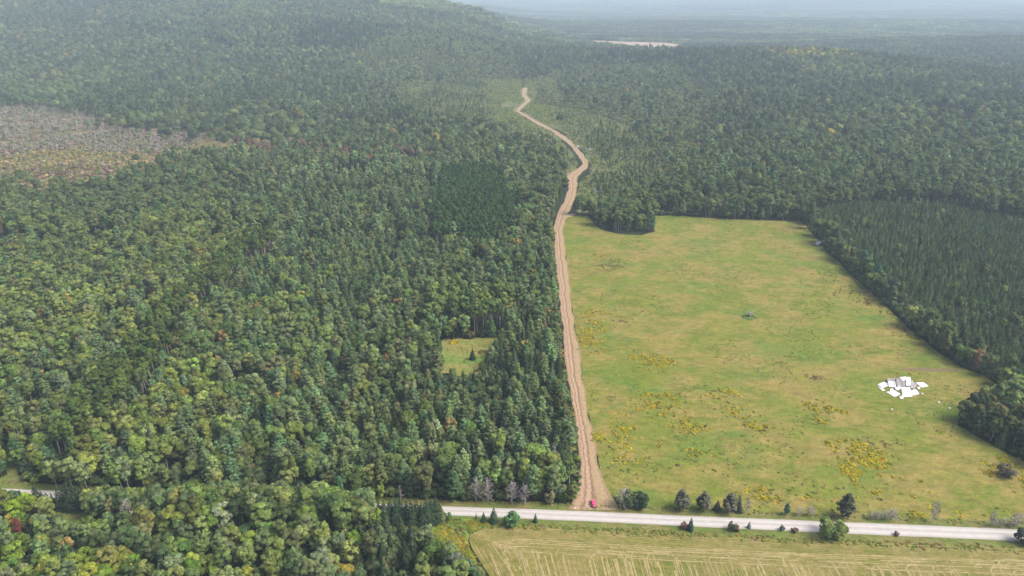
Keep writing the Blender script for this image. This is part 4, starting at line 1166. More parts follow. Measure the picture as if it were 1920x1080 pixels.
# hedgerow along the right side of the meadow
gH = 'hedgerow trees along the right side of the meadow'
for kd_, a, b, h, wf, t_, lab in [
    ('bare', 1513, 414, 9, 1.0, (0.13, 0.08, 0.07), 'reddish twiggy tree at the far right corner of the meadow'),
    ('maple', 1531, 434, 12, 0.9, (0.06, 0.08, 0.04), 'dull green tree just above the small white and blue shed'),
    ('maple', 1546, 448, 13, 0.9, (0.055, 0.08, 0.04), 'rounded green tree directly behind the white and blue shed'),
    ('pine', 1560, 462, 14, 0.9, (0.045, 0.085, 0.055), 'first dark pine below the white and blue shed'),
    ('pine', 1578, 481, 15, 1.0, (0.04, 0.08, 0.05), 'dark pine second below the shed in the hedgerow'),
    ('maple', 1594, 490, 13, 0.85, (0.075, 0.08, 0.045), 'brownish tree between dark pines in the upper hedgerow'),
    ('pine', 1614, 512, 20, 1.05, (0.045, 0.085, 0.055), 'tallest dark pine in the middle of the hedgerow'),
    ('pine', 1638, 533, 19, 1.0, (0.045, 0.085, 0.055), 'dark pine right below the tallest one in the hedgerow'),
    ('maple', 1652, 545, 11, 0.8, (0.07, 0.075, 0.05), 'brownish tree under the large dark pines'),
    ('pine', 1668, 562, 18, 1.1, (0.04, 0.08, 0.05), 'broad layered dark pine in the middle of the hedgerow'),
    ('maple', 1688, 574, 10, 0.85, (0.075, 0.08, 0.055), 'grey olive tree right of the broad layered pine'),
    ('bare', 1700, 594, 9, 1.1, (0.10, 0.09, 0.07), 'rounded grey bare tree between two hedgerow pines'),
    ('pine', 1727, 612, 13, 1.35, (0.042, 0.09, 0.055), 'wide dome shaped pine standing forward of the hedgerow'),
    ('bare', 1758, 632, 9, 0.9, (0.12, 0.10, 0.10), 'purplish grey bare tree in the lower hedgerow'),
    ('pine', 1783, 658, 11, 1.0, (0.042, 0.085, 0.05), 'small pine above the orange brown tree in the hedgerow'),
    ('bare', 1799, 671, 8.5, 1.0, (0.11, 0.085, 0.09), 'small purple grey bare tree left of the orange brown tree'),
    ('maple', 1827, 688, 11.5, 1.0, (0.15, 0.10, 0.055), 'orange brown rounded tree in the lower hedgerow'),
    ('spruce', 1850, 698, 10, 1.2, (0.02, 0.034, 0.02), 'nearly black spruce right of the orange brown tree'),
    ('maple', 1868, 722, 11, 0.9, (0.07, 0.085, 0.04), 'olive tree below the nearly black spruce'),
    ('maple', 1886, 728, 13, 0.9, (0.075, 0.095, 0.04), 'green tree above the dark grove at the right edge'),
    ('bare', 1905, 733, 10, 1.0, (0.11, 0.085, 0.09), 'grey bare tree above the dark grove at the right edge')]:
    spec(kd_, a, b, h, t_, lab, wf, dict(bare='bare_tree', maple='broadleaf_tree', pine='pine_tree', spruce='spruce_tree')[kd_], group=gH)
# dark grove at the right edge
RG = [(1806, 792), (1818, 786), (1832, 790), (1829, 804), (1842, 799), (1848, 814), (1858, 806), (1862, 820), (1872, 812), (1878, 828), (1888, 822), (1897, 838), (1907, 831), (1915, 846), (1923, 840),
      (1845, 782), (1862, 788), (1880, 796), (1898, 806), (1915, 814), (1868, 770), (1888, 778), (1908, 788), (1926, 822), (1932, 856), (1945, 848), (1940, 800), (1925, 775), (1905, 760), (1930, 870), (1950, 870), (1960, 830), (1970, 880), (1985, 860), (1990, 890)]
for i, (a, b) in enumerate(RG):
    d_ = i in (2, 6, 8, 15, 16, 20)
    x_, y_ = W(a, b)
    SPEC.append(dict(kind='aspen' if i % 4 else 'maple', x=x_, y=y_, h=rng.uniform(14, 17.5) if i % 4 else 12.5, wf=rng.uniform(0.85, 1.05), tint=tuple(tints(1, (0.075, 0.09, 0.045) if i % 3 else (0.12, 0.135, 0.055), 0.12)[0]),
                     label=None, name='broadleaf_tree', cat='tree', group='trees of the dark grove at the right edge', area='in the right grove'))
for i in range(60):      # bushes under it
    a = rng.uniform(1800, 1990); b = 790 + (a - 1800) * 0.52 + rng.uniform(-14, 4)
    x_, y_ = W(a, b); put('bush', x_, y_, rng.uniform(0.5, 0.9), rng.uniform(0.5, 0.9), pal('dull', 1) * 0.8)

# ------------------------------------------------------------------ individual trees: the 300 that show largest of every kind
CAT = dict(aspen=('aspen_tree', 'aspen'), maple=('maple_tree', 'maple'), pine=('pine_tree', 'white pine'), spruce=('spruce_tree', 'spruce'), redpine=('red_pine', 'red pine'), snag=('dead_tree', 'dead tree'), bush=('bush', 'bush'), young=('plantation_pine', 'young conifer'), bare=('bare_tree', 'bare tree'))
MESH = {}
def proto_meshes(kind):
    if kind not in MESH:
        L = []
        for T, C in PROTO[kind]:
            gt, mt = used_mats(T, MATS) if T.n else (None, None)
            gc, mc = used_mats(C, MATS)
            L.append((build_mesh('trunk', gt, mt) if gt is not None else None, build_mesh('crown', gc, mc)))
        MESH[kind] = L
    return MESH[kind]

FIRST = {}
def tree(kind, x, y, z, s, zs, rot, tint, label, name=None, cat='tree', group=None):
    vi = int(rng.integers(0, len(PROTO[kind])))
    key = (kind, vi)
    nm = name or CAT[kind][0]
    if key not in FIRST:
        tm, cm = proto_meshes(kind)[vi]
        root = bpy.data.objects.new(nm, None); COL.objects.link(root); root.empty_display_size = 1
        ch = []
        if tm is not None: ch.append(obj('trunk', tm, root))
        ch.append(obj('branches' if kind in ('snag', 'bare') else 'crown', cm, root))
        FIRST[key] = (root, ch)
    else:
        r0, c0 = FIRST[key]
        root = r0.copy(); COL.objects.link(root); root.name = nm
        for k_ in list(root.keys()):
            del root[k_]
        ch = []
        for c in c0:
            d = c.copy(); COL.objects.link(d); d.parent = root; ch.append(d)
    root.location = (x, y, z); root.rotation_euler = (0, 0, rot); root.scale = (s, s, zs)
    for d in ch:
        d['tint'] = [float(q) for q in tint]
    tag(root, label, cat, group)
    return root

def colour_word(t, kind):
    r, g, b = t
    L = (r + g + b) / 3
    if r > g * 1.9: c = 'red'
    elif r > g * 1.15: c = 'orange tan' if L > 0.1 else 'brown'
    elif r > g * 0.93: c = 'golden olive' if L > 0.08 else 'olive brown'
    elif b > 0.48 * g and kind != 'bush': c = 'blue green' if L > 0.05 else 'dark bluish'
    elif r > 0.78 * g: c = 'yellow green' if L > 0.085 else 'olive green'
    else: c = 'bright green' if L > 0.08 else 'deep green'
    return c

AREAS = [('below the road by hayfield', SPRUCE_G), ('below the road', MAPLE_G), ('below the road', GROVE), ('above the clearing', RP2),
         ('in the dark stand', RP1), ('in the pine band', RPBAND), ('left of the track', SPRUCE_E), ('in the pine belt', PINEBELT)]
USED = {}
def auto_label(kind, x, y, z, h, tint, area=None):
    px1, py1 = PX(x, y, z + h * 0.6)
    if area is None:
        for nm, P in AREAS:
            if bool(inpoly(np.array([x]), np.array([y]), P)[0]):
                area = nm; break
        else:
            area = 'above the road' if x < 45 else 'beyond the meadow'
    if kind == 'young': area = 'in the plantation'
    size = 'tall' if h > {'aspen': 16.5, 'maple': 13, 'pine': 16, 'spruce': 12.5, 'redpine': 19, 'young': 7.4, 'bush': 4}.get(kind, 9) else ('small' if h < {'aspen': 12.5, 'maple': 10, 'pine': 12.5, 'spruce': 9, 'redpine': 16, 'young': 6, 'bush': 2.5}.get(kind, 7) else 'medium')
    lab = '%s %s %s %s, %.1f%% across %.1f%% down' % (size, colour_word(tint, kind), CAT[kind][1], area, px1 / 19.2, py1 / 10.8)
    return lab

for kd_ in list(PTS):
    PTS[kd_] = np.vstack(PTS[kd_])

# keep the scattered trees clear of the hand-placed ones
sx = np.array([s['x'] for s in SPEC]); sy = np.array([s['y'] for s in SPEC]); 
for kd_ in ('aspen', 'maple', 'pine', 'spruce', 'redpine', 'bush'):
    A = PTS[kd_]
    near = (A[:, 1] < 620)
    d = np.full(len(A), 99.0)
    idx = np.where(near)[0]
    for i0 in range(0, len(idx), 2000):
        ii = idx[i0:i0 + 2000]
        d[ii] = np.hypot(A[ii, 0][:, None] - sx[None], A[ii, 1][:, None] - sy[None]).min(1)
    PTS[kd_] = A[d > 3.2]

LIMIT = dict(aspen=300, maple=300, pine=300, spruce=300, redpine=200, young=300, bush=100, snag=60)
for kd_, lim in LIMIT.items():
    A = PTS[kd_]
    h = NOM[kd_] * A[:, 4]
    px1, py1 = PX(A[:, 0], A[:, 1], A[:, 2] + h * 0.6)
    pxt, pyt = PX(A[:, 0], A[:, 1], A[:, 2] + h)
    vis = (px1 > 2) & (px1 < 1918) & (pyt < 1072) & (py1 > 4)
    dist = np.hypot(A[:, 0], A[:, 1])
    score = np.where(vis, h / dist, -1)
    lim2 = lim - sum(1 for s in SPEC if s['kind'] == kd_)
    order = np.argsort(-score)[:max(0, lim2)]
    order = order[score[order] > 0]
    grp = dict(aspen='aspens of the woods', maple='maples of the woods', pine='white pines of the woods', spruce='spruces of the woods', redpine='red pines of the woods', young='young conifers of the plantation', bush='bushes at the wood edges', snag='dead trees in the forest')[kd_]
    for i in order:
        a = A[i]
        tree(kd_, a[0], a[1], a[2], a[3], a[4], a[5], a[6:], auto_label(kd_, a[0], a[1], a[2], h[i], a[6:]), group=grp, cat='bush' if kd_ == 'bush' else 'tree')
    PTS[kd_] = np.delete(A, order, 0)

for s in SPEC:
    k_ = s['kind']; f = s['h'] / NOM[k_]
    lab = s['label'] or auto_label(k_, s['x'], s['y'], 0.0, s['h'], s['tint'], s.get('area'))
    tree(k_, s['x'], s['y'], 0.0, f * s['wf'], f, rng.random() * 6.28, s['tint'], lab, s['name'], s['cat'], s['group'])

# ------------------------------------------------------------------ the rest of the forest: one object per kind, instanced on points
def stuff(name, protos, A, label, cat, mats=MATS, geos=None):
    """one mesh that holds the prototype trees (vertex attribute pid 1..n) and loose points (pid 0); nodes put a tree on every point"""
    G = Geo()
    pid = []
    for i, pr in enumerate(protos):
        for g in pr:
            v, f, m_, c = g.arr()
            if len(v):
                G.v.append(v); G.f.append(np.where(f >= 0, f + G.n, -1)); G.m.append(m_); G.c.append(c); G.n += len(v)
                pid.append(np.full(len(v), i + 1))
    v, f, m_, c = G.arr()
    n0 = len(v); n = len(A)
    ids = sorted(set(m_.tolist())); rm = {k_: i for i, k_ in enumerate(ids)}
    m_ = np.array([rm[k_] for k_ in m_.tolist()])
    v = np.vstack([v, A[:, :3]])
    me = build_mesh(name, (v, f, m_, c), [mats[k_] for k_ in ids])
    pid = np.concatenate(pid + [np.zeros(n)]).astype(np.int32)
    def attr(nm, typ, key, data):
        a = me.attributes.new(nm, typ, 'POINT'); a.data.foreach_set(key, data.ravel())
    z = lambda d, k_: np.vstack([np.zeros((n0, k_)), d]).astype(np.float32)
    attr('pid', 'INT', 'value', pid)
    attr('pick', 'INT', 'value', np.concatenate([np.zeros(n0), rng.integers(0, len(protos), n)]).astype(np.int32))
    attr('turn', 'FLOAT_VECTOR', 'vector', z(np.stack([np.zeros(n), np.zeros(n), A[:, 5]], 1), 3))
    attr('size', 'FLOAT_VECTOR', 'vector', z(np.stack([A[:, 3], A[:, 3], A[:, 4]], 1), 3))
    attr('tint', 'FLOAT_COLOR', 'color', np.vstack([np.zeros((n0, 4)), np.hstack([A[:, 6:9], np.ones((n, 1))])]).astype(np.float32))
    o = obj(name, me)
    ng = bpy.data.node_groups.new(name, 'GeometryNodeTree')
    ng.interface.new_socket('Geometry', in_out='INPUT', socket_type='NodeSocketGeometry')
    ng.interface.new_socket('Geometry', in_out='OUTPUT', socket_type='NodeSocketGeometry')
    gi = ng.nodes.new('NodeGroupInput'); go = ng.nodes.new('NodeGroupOutput')
    def named(nm, typ):
        q = ng.nodes.new('GeometryNodeInputNamedAttribute'); q.data_type = typ; q.inputs['Name'].default_value = nm; return q.outputs[0]
    join = ng.nodes.new('GeometryNodeJoinGeometry')
    P = named('pid', 'INT')
    def sep(k_):
        cmp_ = ng.nodes.new('FunctionNodeCompare'); cmp_.data_type = 'INT'; cmp_.operation = 'EQUAL'
        ng.links.new(P, cmp_.inputs[2]); cmp_.inputs[3].default_value = k_
        s_ = ng.nodes.new('GeometryNodeSeparateGeometry'); s_.domain = 'POINT'
        ng.links.new(gi.outputs[0], s_.inputs[0]); ng.links.new(cmp_.outputs[0], s_.inputs['Selection'])
        return s_.outputs[0]
    for i in range(len(protos)):
        g2i = ng.nodes.new('GeometryNodeGeometryToInstance')
        ng.links.new(sep(i + 1), g2i.inputs[0]); ng.links.new(g2i.outputs[0], join.inputs[0])
    iop = ng.nodes.new('GeometryNodeInstanceOnPoints')
    ng.links.new(sep(0), iop.inputs['Points']); ng.links.new(join.outputs[0], iop.inputs['Instance'])
    iop.inputs['Pick Instance'].default_value = True
    ng.links.new(named('pick', 'INT'), iop.inputs['Instance Index'])
    e2r = ng.nodes.new('FunctionNodeEulerToRotation')
    ng.links.new(named('turn', 'FLOAT_VECTOR'), e2r.inputs[0]); ng.links.new(e2r.outputs[0], iop.inputs['Rotation'])
    ng.links.new(named('size', 'FLOAT_VECTOR'), iop.inputs['Scale'])
    ng.links.new(iop.outputs[0], go.inputs[0])
    md = o.modifiers.new('scatter', 'NODES'); md.node_group = ng
    tag(o, label, cat, kind='stuff')
    return o

NAMES = dict(aspen=('aspen_forest', 'green and yellow green aspens filling the forest behind the front rows'), maple=('maple_forest', 'rounded broadleaf trees filling the forest behind the front rows'),
             pine=('pine_forest', 'blue green white pines filling the forest left of the track'), spruce=('spruce_forest', 'dark spruces scattered through the forest'),
             redpine=('red_pine_forest', 'dark olive red pines in dense stands in the forest'), snag=('dead_forest', 'bleached dead trees scattered through the forest'),
             young=('pine_plantation', 'rows of young dark conifers in the plantation right of the meadow'), bush=('underbrush', 'low green bushes along the edges of the woods'), shrub=('brushland', 'low shrubs over the cut brushland and the bog'),
             aspen_l=('distant_aspens', 'pale green aspen regrowth around the far end of the dirt track'), maple_l=('distant_broadleaf_forest', 'hazy rounded broadleaf crowns covering the hills in the distance'),
             pine_l=('distant_pine_forest', 'dark pines covering the middle distance'), spruce_l=('distant_spruces', 'dark narrow spruces scattered in the middle distance'),
             redpine_l=('distant_red_pines', 'dark red pines in the dense square stand'), snag_l=('bog_snags', 'grey dead snags crowding the bog at the left'))
for k_, A in PTS.items():
    if len(A) and k_ in NAMES:
        stuff(NAMES[k_][0], PROTO[k_], A, NAMES[k_][1], 'trees' if k_ not in ('bush', 'shrub') else 'shrubs')

# ------------------------------------------------------------------ far forest, beyond 2900 m: canopy patches
def patch(L, sp, rr, qn):
    g = Geo()
    X, Y = np.meshgrid(np.arange(-L / 2, L / 2, sp), np.arange(-L / 2, L / 2, sp))
    for cx, cy in zip(X.ravel() + rng.normal(size=X.size) * sp * 0.25, Y.ravel() + rng.normal(size=X.size) * sp * 0.25):
        h = rng.uniform(10, 18); r = rr * rng.uniform(0.8, 1.25)
        d = rdir(qn); d[:, 2] = np.abs(d[:, 2]) * 1.2 - 0.1
        p = np.array([cx, cy, h - r * 1.1]) + d * [r, r, r * 1.3]
        v = np.clip(1 + 0.22 * rng.normal(), 0.5, 1.6) * (1 + 0.06 * rng.normal(size=3))
        n0 = len(g.c)
        g.quads(p, d + rng.normal(size=(qn, 3)) * 0.2, r * 0.85, LEAF, var=0.12)
        g.c[-1] = g.c[-1] * v
    return [g]
PATCH = [patch(60, 11.0, 6.2, 26) for _ in range(5)]
L = 56.0
X, Y = np.meshgrid(np.arange(-12500, 12500, L), np.arange(2890, 15500, L))
x = X.ravel() + rng.uniform(-4, 4, X.size); y = Y.ravel() + rng.uniform(-4, 4, X.size)
mk = np.abs(x) < 0.80 * y + 80
x, y = x[mk], y[mk]
h0 = H(x, y)
def grow(poly, d):
    P = np.array(poly); return inpoly(x, y, poly) | (seg_dist(x, y, list(map(tuple, P)) + [tuple(P[0])]) < d)
mk = ~(grow(BOG_FAR, 34) | grow(BOG_FAR2, 34))
x, y, h0 = x[mk], y[mk], h0[mk]
n = len(x)
A = np.empty((n, 9)); A[:, 0] = x; A[:, 1] = y; A[:, 2] = h0 - 1.0; A[:, 3] = 1.0; A[:, 4] = rng.uniform(0.85, 1.2, n); A[:, 5] = rng.integers(0, 4, n) * math.pi / 2
n1 = fbm(x, y, 900, 3, 12); n2 = fbm(x, y, 350, 3, 19)
t = pal('dull', n) * 0.95
w_ = sstep(0.50, 0.66, n1)[:, None]; t = t * (1 - w_) + (pal('maple', n) * 0.95) * w_
w_ = sstep(0.52, 0.70, n2)[:, None] * 0.8; t = t * (1 - w_) + (pal('spruce', n) * 1.1) * w_
hillL = sstep(-100, -700, x) * sstep(2600, 3300, y) * (1 - sstep(4200, 5200, y))
w_ = (hillL * 0.85)[:, None]; t = t * (1 - w_) + pal('aspen_bright', n) * 1.05 * w_  # sunlit look of the left hill, painted as a brighter yellow-green tint
bands = sstep(0.42, 0.60, fbm(x * 0.5, y * 1.6, 500, 3, 29))[:, None]
t = t * (0.62 + 0.75 * bands) * rng.choice([0.75, 0.95, 1.1, 1.4], n)[:, None]  # light and dark bands like cloud shadows, painted into the canopy tint
A[:, 6:] = t
stuff('far_forest', PATCH, A, 'hazy continuous forest canopy covering the far hills', 'forest')

# ------------------------------------------------------------------ meadow weeds, goldenrod and tussocks
def clump(r, h, n, qs):
    g = Geo()
    d = rdir(n); d[:, 2] = np.abs(d[:, 2])
    g.quads(d * [r, r, h], d * 0.6 + rng.normal(size=(n, 3)) * 0.3 + [0, 0, 1.0], qs * (0.6 + 0.8 * rng.random(n)), LEAF, var=0.2)
    return [g]
CL = [clump(0.7, 0.34, 18, 0.42) for _ in range(4)]
def scatter_in(n, fx):
    x, y = fx(n); ok = inpoly(x, y, MEADOW) & (seg_dist(x, y, TC) > 8.5); return x[ok], y[ok]
W_ = []
def weeds(x, y, s, tint):
    n = len(x)
    if not n: return
    a = np.empty((n, 9)); a[:, 0] = x; a[:, 1] = y; a[:, 2] = 0.03; a[:, 3] = s; a[:, 4] = np.asarray(s) * rng.uniform(0.7, 1.2, n); a[:, 5] = rng.random(n) * 6.28; a[:, 6:] = tint
    W_.append(a)
YEL = (0.31, 0.26, 0.022)
def blob(px, py, wx, wy, n, s=(0.6, 1.2), tint=YEL, clus=0.5):
    """a patch in photo-measured ground extent (half widths in photo pixels)"""
    c = W(px, py); ex = abs(W(px + wx, py)[0] - c[0]); eyy = abs(W(px, py - wy)[1] - c[1])
    x = c[0] + rng.normal(size=n) * ex * 0.55; y = c[1] + rng.normal(size=n) * eyy * 0.55
    f = fbm(x, y, 3.5, 2, px) ; ok = f > clus
    ok &= inpoly(x, y, MEADOW) | inpoly(x, y, GOLDEN) | inpoly(x, y, CLEAR1) | (seg_dist(x, y, ROAD_C) > 4.2)
    x, y = x[ok], y[ok]
    weeds(x, y, rng.uniform(*s, len(x)), np.where((rng.random(len(x)) < 0.14)[:, None], tints(len(x), (0.14, 0.17, 0.035)), tints(len(x), tint, 0.25, 0.1)))
for a in [(1590, 838, 30, 10, 700), (1625, 855, 30, 12, 900), (1590, 870, 22, 10, 600), (1600, 890, 16, 12, 400), (1640, 865, 20, 12, 350), (1215, 672, 30, 8, 420), (1240, 680, 28, 7, 260),
          (1110, 620, 24, 20, 380), (1100, 640, 16, 18, 240), (1115, 590, 20, 14, 140), (1240, 745, 34, 12, 260), (1225, 765, 30, 14, 200), (1295, 800, 30, 20, 160), (1415, 800, 18, 7, 200), (1385, 775, 22, 10, 60),
          (1540, 765, 16, 8, 170), (1515, 760, 14, 6, 60), (1575, 772, 12, 5, 70), (1535, 790, 16, 5, 90), (1370, 735, 26, 8, 70), (1345, 745, 22, 8, 40), (1150, 820, 24, 14, 130), (1120, 820, 12, 10, 130),
          (1180, 810, 18, 14, 110), (1160, 850, 30, 16, 80), (1310, 850, 20, 8, 90), (1420, 920, 30, 10, 40), (1440, 935, 22, 5, 60), (1518, 935, 14, 4, 60), (1640, 930, 24, 8, 60), (1880, 870, 26, 12, 300),
          (1770, 815, 14, 5, 60), (1850, 880, 16, 10, 120), (1915, 905, 30, 14, 250), (1722, 965, 13, 5, 200), (1780, 955, 40, 10, 60), (1480, 700, 60, 30, 30), (1700, 700, 18, 3, 110), (1130, 480, 18, 3, 60), (1690, 905, 60, 24, 40)]:
    blob(*a)
YG = WL([(1100, 560), (1140, 600), (1220, 660), (1290, 740), (1330, 830), (1300, 890), (1180, 890), (1110, 830), (1090, 700)])
x, y = grid(YG, 2.2, keep=0.8); f = fbm(x, y, 9, 2, 99); ok = inpoly(x, y, MEADOW) & (f > 0.62); x, y = x[ok], y[ok]
weeds(x, y, rng.uniform(0.4, 0.9, len(x)), tints(len(x), YEL, 0.2, 0.1))
# brown and dark tussocks all over
x, y = grid(MEADOW, 2.0, keep=0.9); f = fbm(x, y, 26, 3, 88)
ok = (f > 0.5) & (rng.random(len(x)) < 0.32) & (y < 800)
x, y = x[ok], y[ok]
u = rng.random(len(x))[:, None]
weeds(x, y, rng.uniform(0.35, 0.95, len(x)), np.where(u < 0.6, tints(len(x), (0.15, 0.18, 0.038)), np.where(u < 0.97, tints(len(x), (0.22, 0.185, 0.065)), tints(len(x), (0.17, 0.125, 0.06)))))
# right-hand margin of the meadow: brown sedge
for a in [(1600, 548, 40, 20, 120), (1640, 570, 30, 16, 160), (1560, 510, 30, 16, 60), (1700, 620, 30, 14, 100)]:
    blob(*a, tint=(0.13, 0.095, 0.035))
for a in [(1145, 498, 26, 8, 500), (1160, 490, 16, 6, 160), (1135, 505, 20, 5, 160), (1165, 603, 12, 4, 120), (1525, 707, 12, 5, 140), (1280, 508, 22, 4, 60), (1650, 830, 26, 12, 150), (1280, 865, 16, 8, 120), (1120, 478, 14, 3, 60)]:
    blob(*a, tint=(0.17, 0.115, 0.06), clus=0.5, s=(0.4, 0.8))
# verges and the rough corner
x, y = grid(GOLDEN, 1.3); f = fbm(x, y, 7, 2, 50); u = rng.random(len(x))
ok = f > 0.5; weeds(x[ok], y[ok], rng.uniform(0.6, 1.2, int(ok.sum())), tints(int(ok.sum()), (0.22, 0.20, 0.025), 0.2, 0.1))
ok = f < 0.38; weeds(x[ok], y[ok], rng.uniform(0.6, 1.2, int(ok.sum())), tints(int(ok.sum()), (0.12, 0.075, 0.04)))
ok = (f > 0.38) & (f < 0.5); weeds(x[ok], y[ok], rng.uniform(0.5, 1.1, int(ok.sum())), tints(int(ok.sum()), (0.12, 0.16, 0.03)))
for d_, n_ in ((-9.0, 900), (-7.5, 700), (6.0, 600)):
    L_ = np.array(offs(ROAD_S if d_ < 0 else ROAD_N, d_ + 3.5 if d_ < 0 else d_ - 2.5))
    q = rng.random(n_) * (len(L_) - 1); i = q.astype(int); fr = (q - i)[:, None]
    P_ = L_[i] * (1 - fr) + L_[i + 1] * fr + rng.normal(size=(n_, 2)) * 0.7
    u = rng.random(n_)[:, None]; nn = fbm(P_[:, 0], P_[:, 1], 12, 2, 5)[:, None]
    weeds(P_[:, 0], P_[:, 1], rng.uniform(0.4, 1.0, n_), np.where((nn > 0.72) & (u < 0.5), tints(n_, (0.18, 0.10, 0.055)), np.where(u < 0.6, tints(n_, (0.14, 0.17, 0.035)), tints(n_, (0.19, 0.19, 0.045)))))
x, y = grid(CLEAR1, 2.0, keep=0.3); weeds(x, y, rng.uniform(0.4, 0.9, len(x)), tints(len(x), (0.16, 0.15, 0.05)))
blob(852, 642, 8, 3, 80, tint=YEL, clus=0.3); blob(905, 660, 10, 3, 60, tint=(0.11, 0.07, 0.04), clus=0.3)
stuff('meadow_weeds', CL, np.vstack(W_), 'yellow goldenrod, brown sedge and grass tussocks scattered over the meadow and verges', 'weeds')

# ------------------------------------------------------------------ bare soil marks in the meadow beside the rubble
M_SOIL = plain('bare_soil', (0.135, 0.095, 0.045), 0.95, 0.3, 0.5)
poly_sheet('soil_scar', WL([(1692, 689), (1740, 690), (1800, 691), (1806, 695), (1760, 697), (1700, 696)]), 0.075, M_SOIL, cell=1.5, rough_edge=2.0)

# ------------------------------------------------------------------ the pink car on the track
def car():
    x, y = W(1112, 946)
    a = math.atan2(-(W(1107, 905)[0] - W(1113, 946)[0]), (W(1107, 905)[1] - W(1113, 946)[1]))
    root = bpy.data.objects.new('car', None); COL.objects.link(root)
    root.location = (x, y, 0.185); root.rotation_euler = (0, 0, a + R(4))
    tag(root, 'bright pink hatchback parked on the dirt track just above the gravel road', 'car')
    pm, nt, out = newmat('pink_paint')
    p = N(nt, 'ShaderNodeBsdfPrincipled', Roughness=0.28); p.inputs['Base Color'].default_value = (0.72, 0.035, 0.16, 1)
    p.inputs['Coat Weight'].default_value = 0.6
    nz = ramp(nt, noise(nt, coords(nt), 3.0, 4), [(0.3, (0.66, 0.03, 0.15)), (0.7, (0.78, 0.05, 0.19))]); nt.links.new(nz, p.inputs['Base Color'])
    nt.links.new(p.outputs[0], out.inputs[0])
    glass = plain('car_glass', (0.03, 0.035, 0.04), 0.08, 0.1, 1.0)
    rubber = plain('tyre_rubber', (0.025, 0.025, 0.025), 0.85, 0.2, 3.0)
    chrome = plain('bright_metal', (0.65, 0.65, 0.66), 0.25, 0.1, 2.0, metal=0.8)
    lampw = plain('lamp_glass', (0.75, 0.75, 0.72), 0.15, 0.05, 1.0)
    lampr = plain('tail_lamp_glass', (0.35, 0.01, 0.01), 0.2, 0.05, 1.0)
    black = plain('black_trim', (0.03, 0.03, 0.03), 0.6, 0.1, 1.0)
    def loft(secs, cap=True):
        g = Geo(); k = len(secs[0])
        v = np.vstack(secs); f = []
        for i in range(len(secs) - 1):
            for j in range(k):
                j2 = (j + 1) % k
                f.append((i * k + j, (i + 1) * k + j, (i + 1) * k + j2, i * k + j2))
        g.add(v, f, 0)
        for s_, rev in ((0, False), (len(secs) - 1, True)):
            b_ = s_ * k
            for j in range(1, k - 2, 2):
                q = (0, j, j + 1, j + 2)
                g.f.append(np.array([[b_ + t_ for t_ in (q[::-1] if rev else q)]])); g.m.append(np.array([0])); g.c.append(np.ones((1, 3)))
        return g
    def sec(y_, w, z0, z1, taper=0.9, n=8):
        pts = [(-w * 0.96, z0), (-w, (z0 * 2 + z1) / 3), (-w * 0.98, z0 * 0.25 + z1 * 0.75), (-w * taper, z1), (w * taper, z1), (w * 0.98, z0 * 0.25 + z1 * 0.75), (w, (z0 * 2 + z1) / 3), (w * 0.96, z0)]
        return np.array([(px_, y_, pz_) for px_, pz_ in pts])
    secs = [sec(-2.18, 0.72, 0.42, 0.78), sec(-2.08, 0.84, 0.30, 0.98), sec(-1.6, 0.90, 0.26, 1.02), sec(-0.6, 0.91, 0.24, 1.0), sec(0.6, 0.91, 0.24, 0.98), sec(1.2, 0.90, 0.26, 0.93), sec(1.85, 0.85, 0.28, 0.80), sec(2.12, 0.70, 0.36, 0.66)]
    body = gobj('body', loft(secs), [pm], root)
    def csec(y_, w, z, wt): return np.array([(-w, y_, z), (-w, y_, z + .001), (-wt, y_, z + .002), (-wt * 0.8, y_, z + .003), (wt * 0.8, y_, z + .003), (wt, y_, z + .002), (w, y_, z + .001), (w, y_, z)])
    def cab(y_, w, zb, zt, wt): return np.array([(-w, y_, zb), (-w * 0.98, y_, zb + (zt - zb) * 0.3), (-(w + wt) / 2, y_, zb + (zt - zb) * 0.7), (-wt * 0.88, y_, zt), (wt * 0.88, y_, zt), ((w + wt) / 2, y_, zb + (zt - zb) * 0.7), (w * 0.98, y_, zb + (zt - zb) * 0.3), (w, y_, zb)])
    gl = [cab(-1.95, 0.76, 0.95, 1.0, 0.70), cab(-1.5, 0.80, 0.95, 1.38, 0.66), cab(0.15, 0.82, 0.95, 1.42, 0.66), cab(0.62, 0.80, 0.94, 1.2, 0.68), cab(1.0, 0.78, 0.90, 0.96, 0.72)]
    gobj('windows', loft(gl), [glass], root)
    rf = Geo(); rs = []
    for y_, w, z in ((-1.66, 0.60, 1.37), (-1.3, 0.64, 1.45), (-0.5, 0.66, 1.49), (0.1, 0.64, 1.46), (0.28, 0.58, 1.40)):
        rs.append(np.array([(-w, y_, z - 0.05), (-w, y_, z - 0.02), (-w * 0.85, y_, z), (-w * 0.4, y_, z + 0.02), (w * 0.4, y_, z + 0.02), (w * 0.85, y_, z), (w, y_, z - 0.02), (w, y_, z - 0.05)]))
    gobj('roof', loft(rs), [pm], root)
    pl = Geo()
    for sx_ in (-1, 1):
        pl.tube([(sx_ * 0.80, 1.0, 0.95), (sx_ * 0.66, 0.2, 1.43)], 0.035, 0.03, 0, 5)
        pl.tube([(sx_ * 0.82, -0.45, 0.97), (sx_ * 0.68, -0.5, 1.44)], 0.04, 0.04, 0, 5)
        pl.tube([(sx_ * 0.80, -1.85, 0.98), (sx_ * 0.64, -1.45, 1.42)], 0.06, 0.05, 0, 5)
    gobj('pillars', pl, [pm], root)
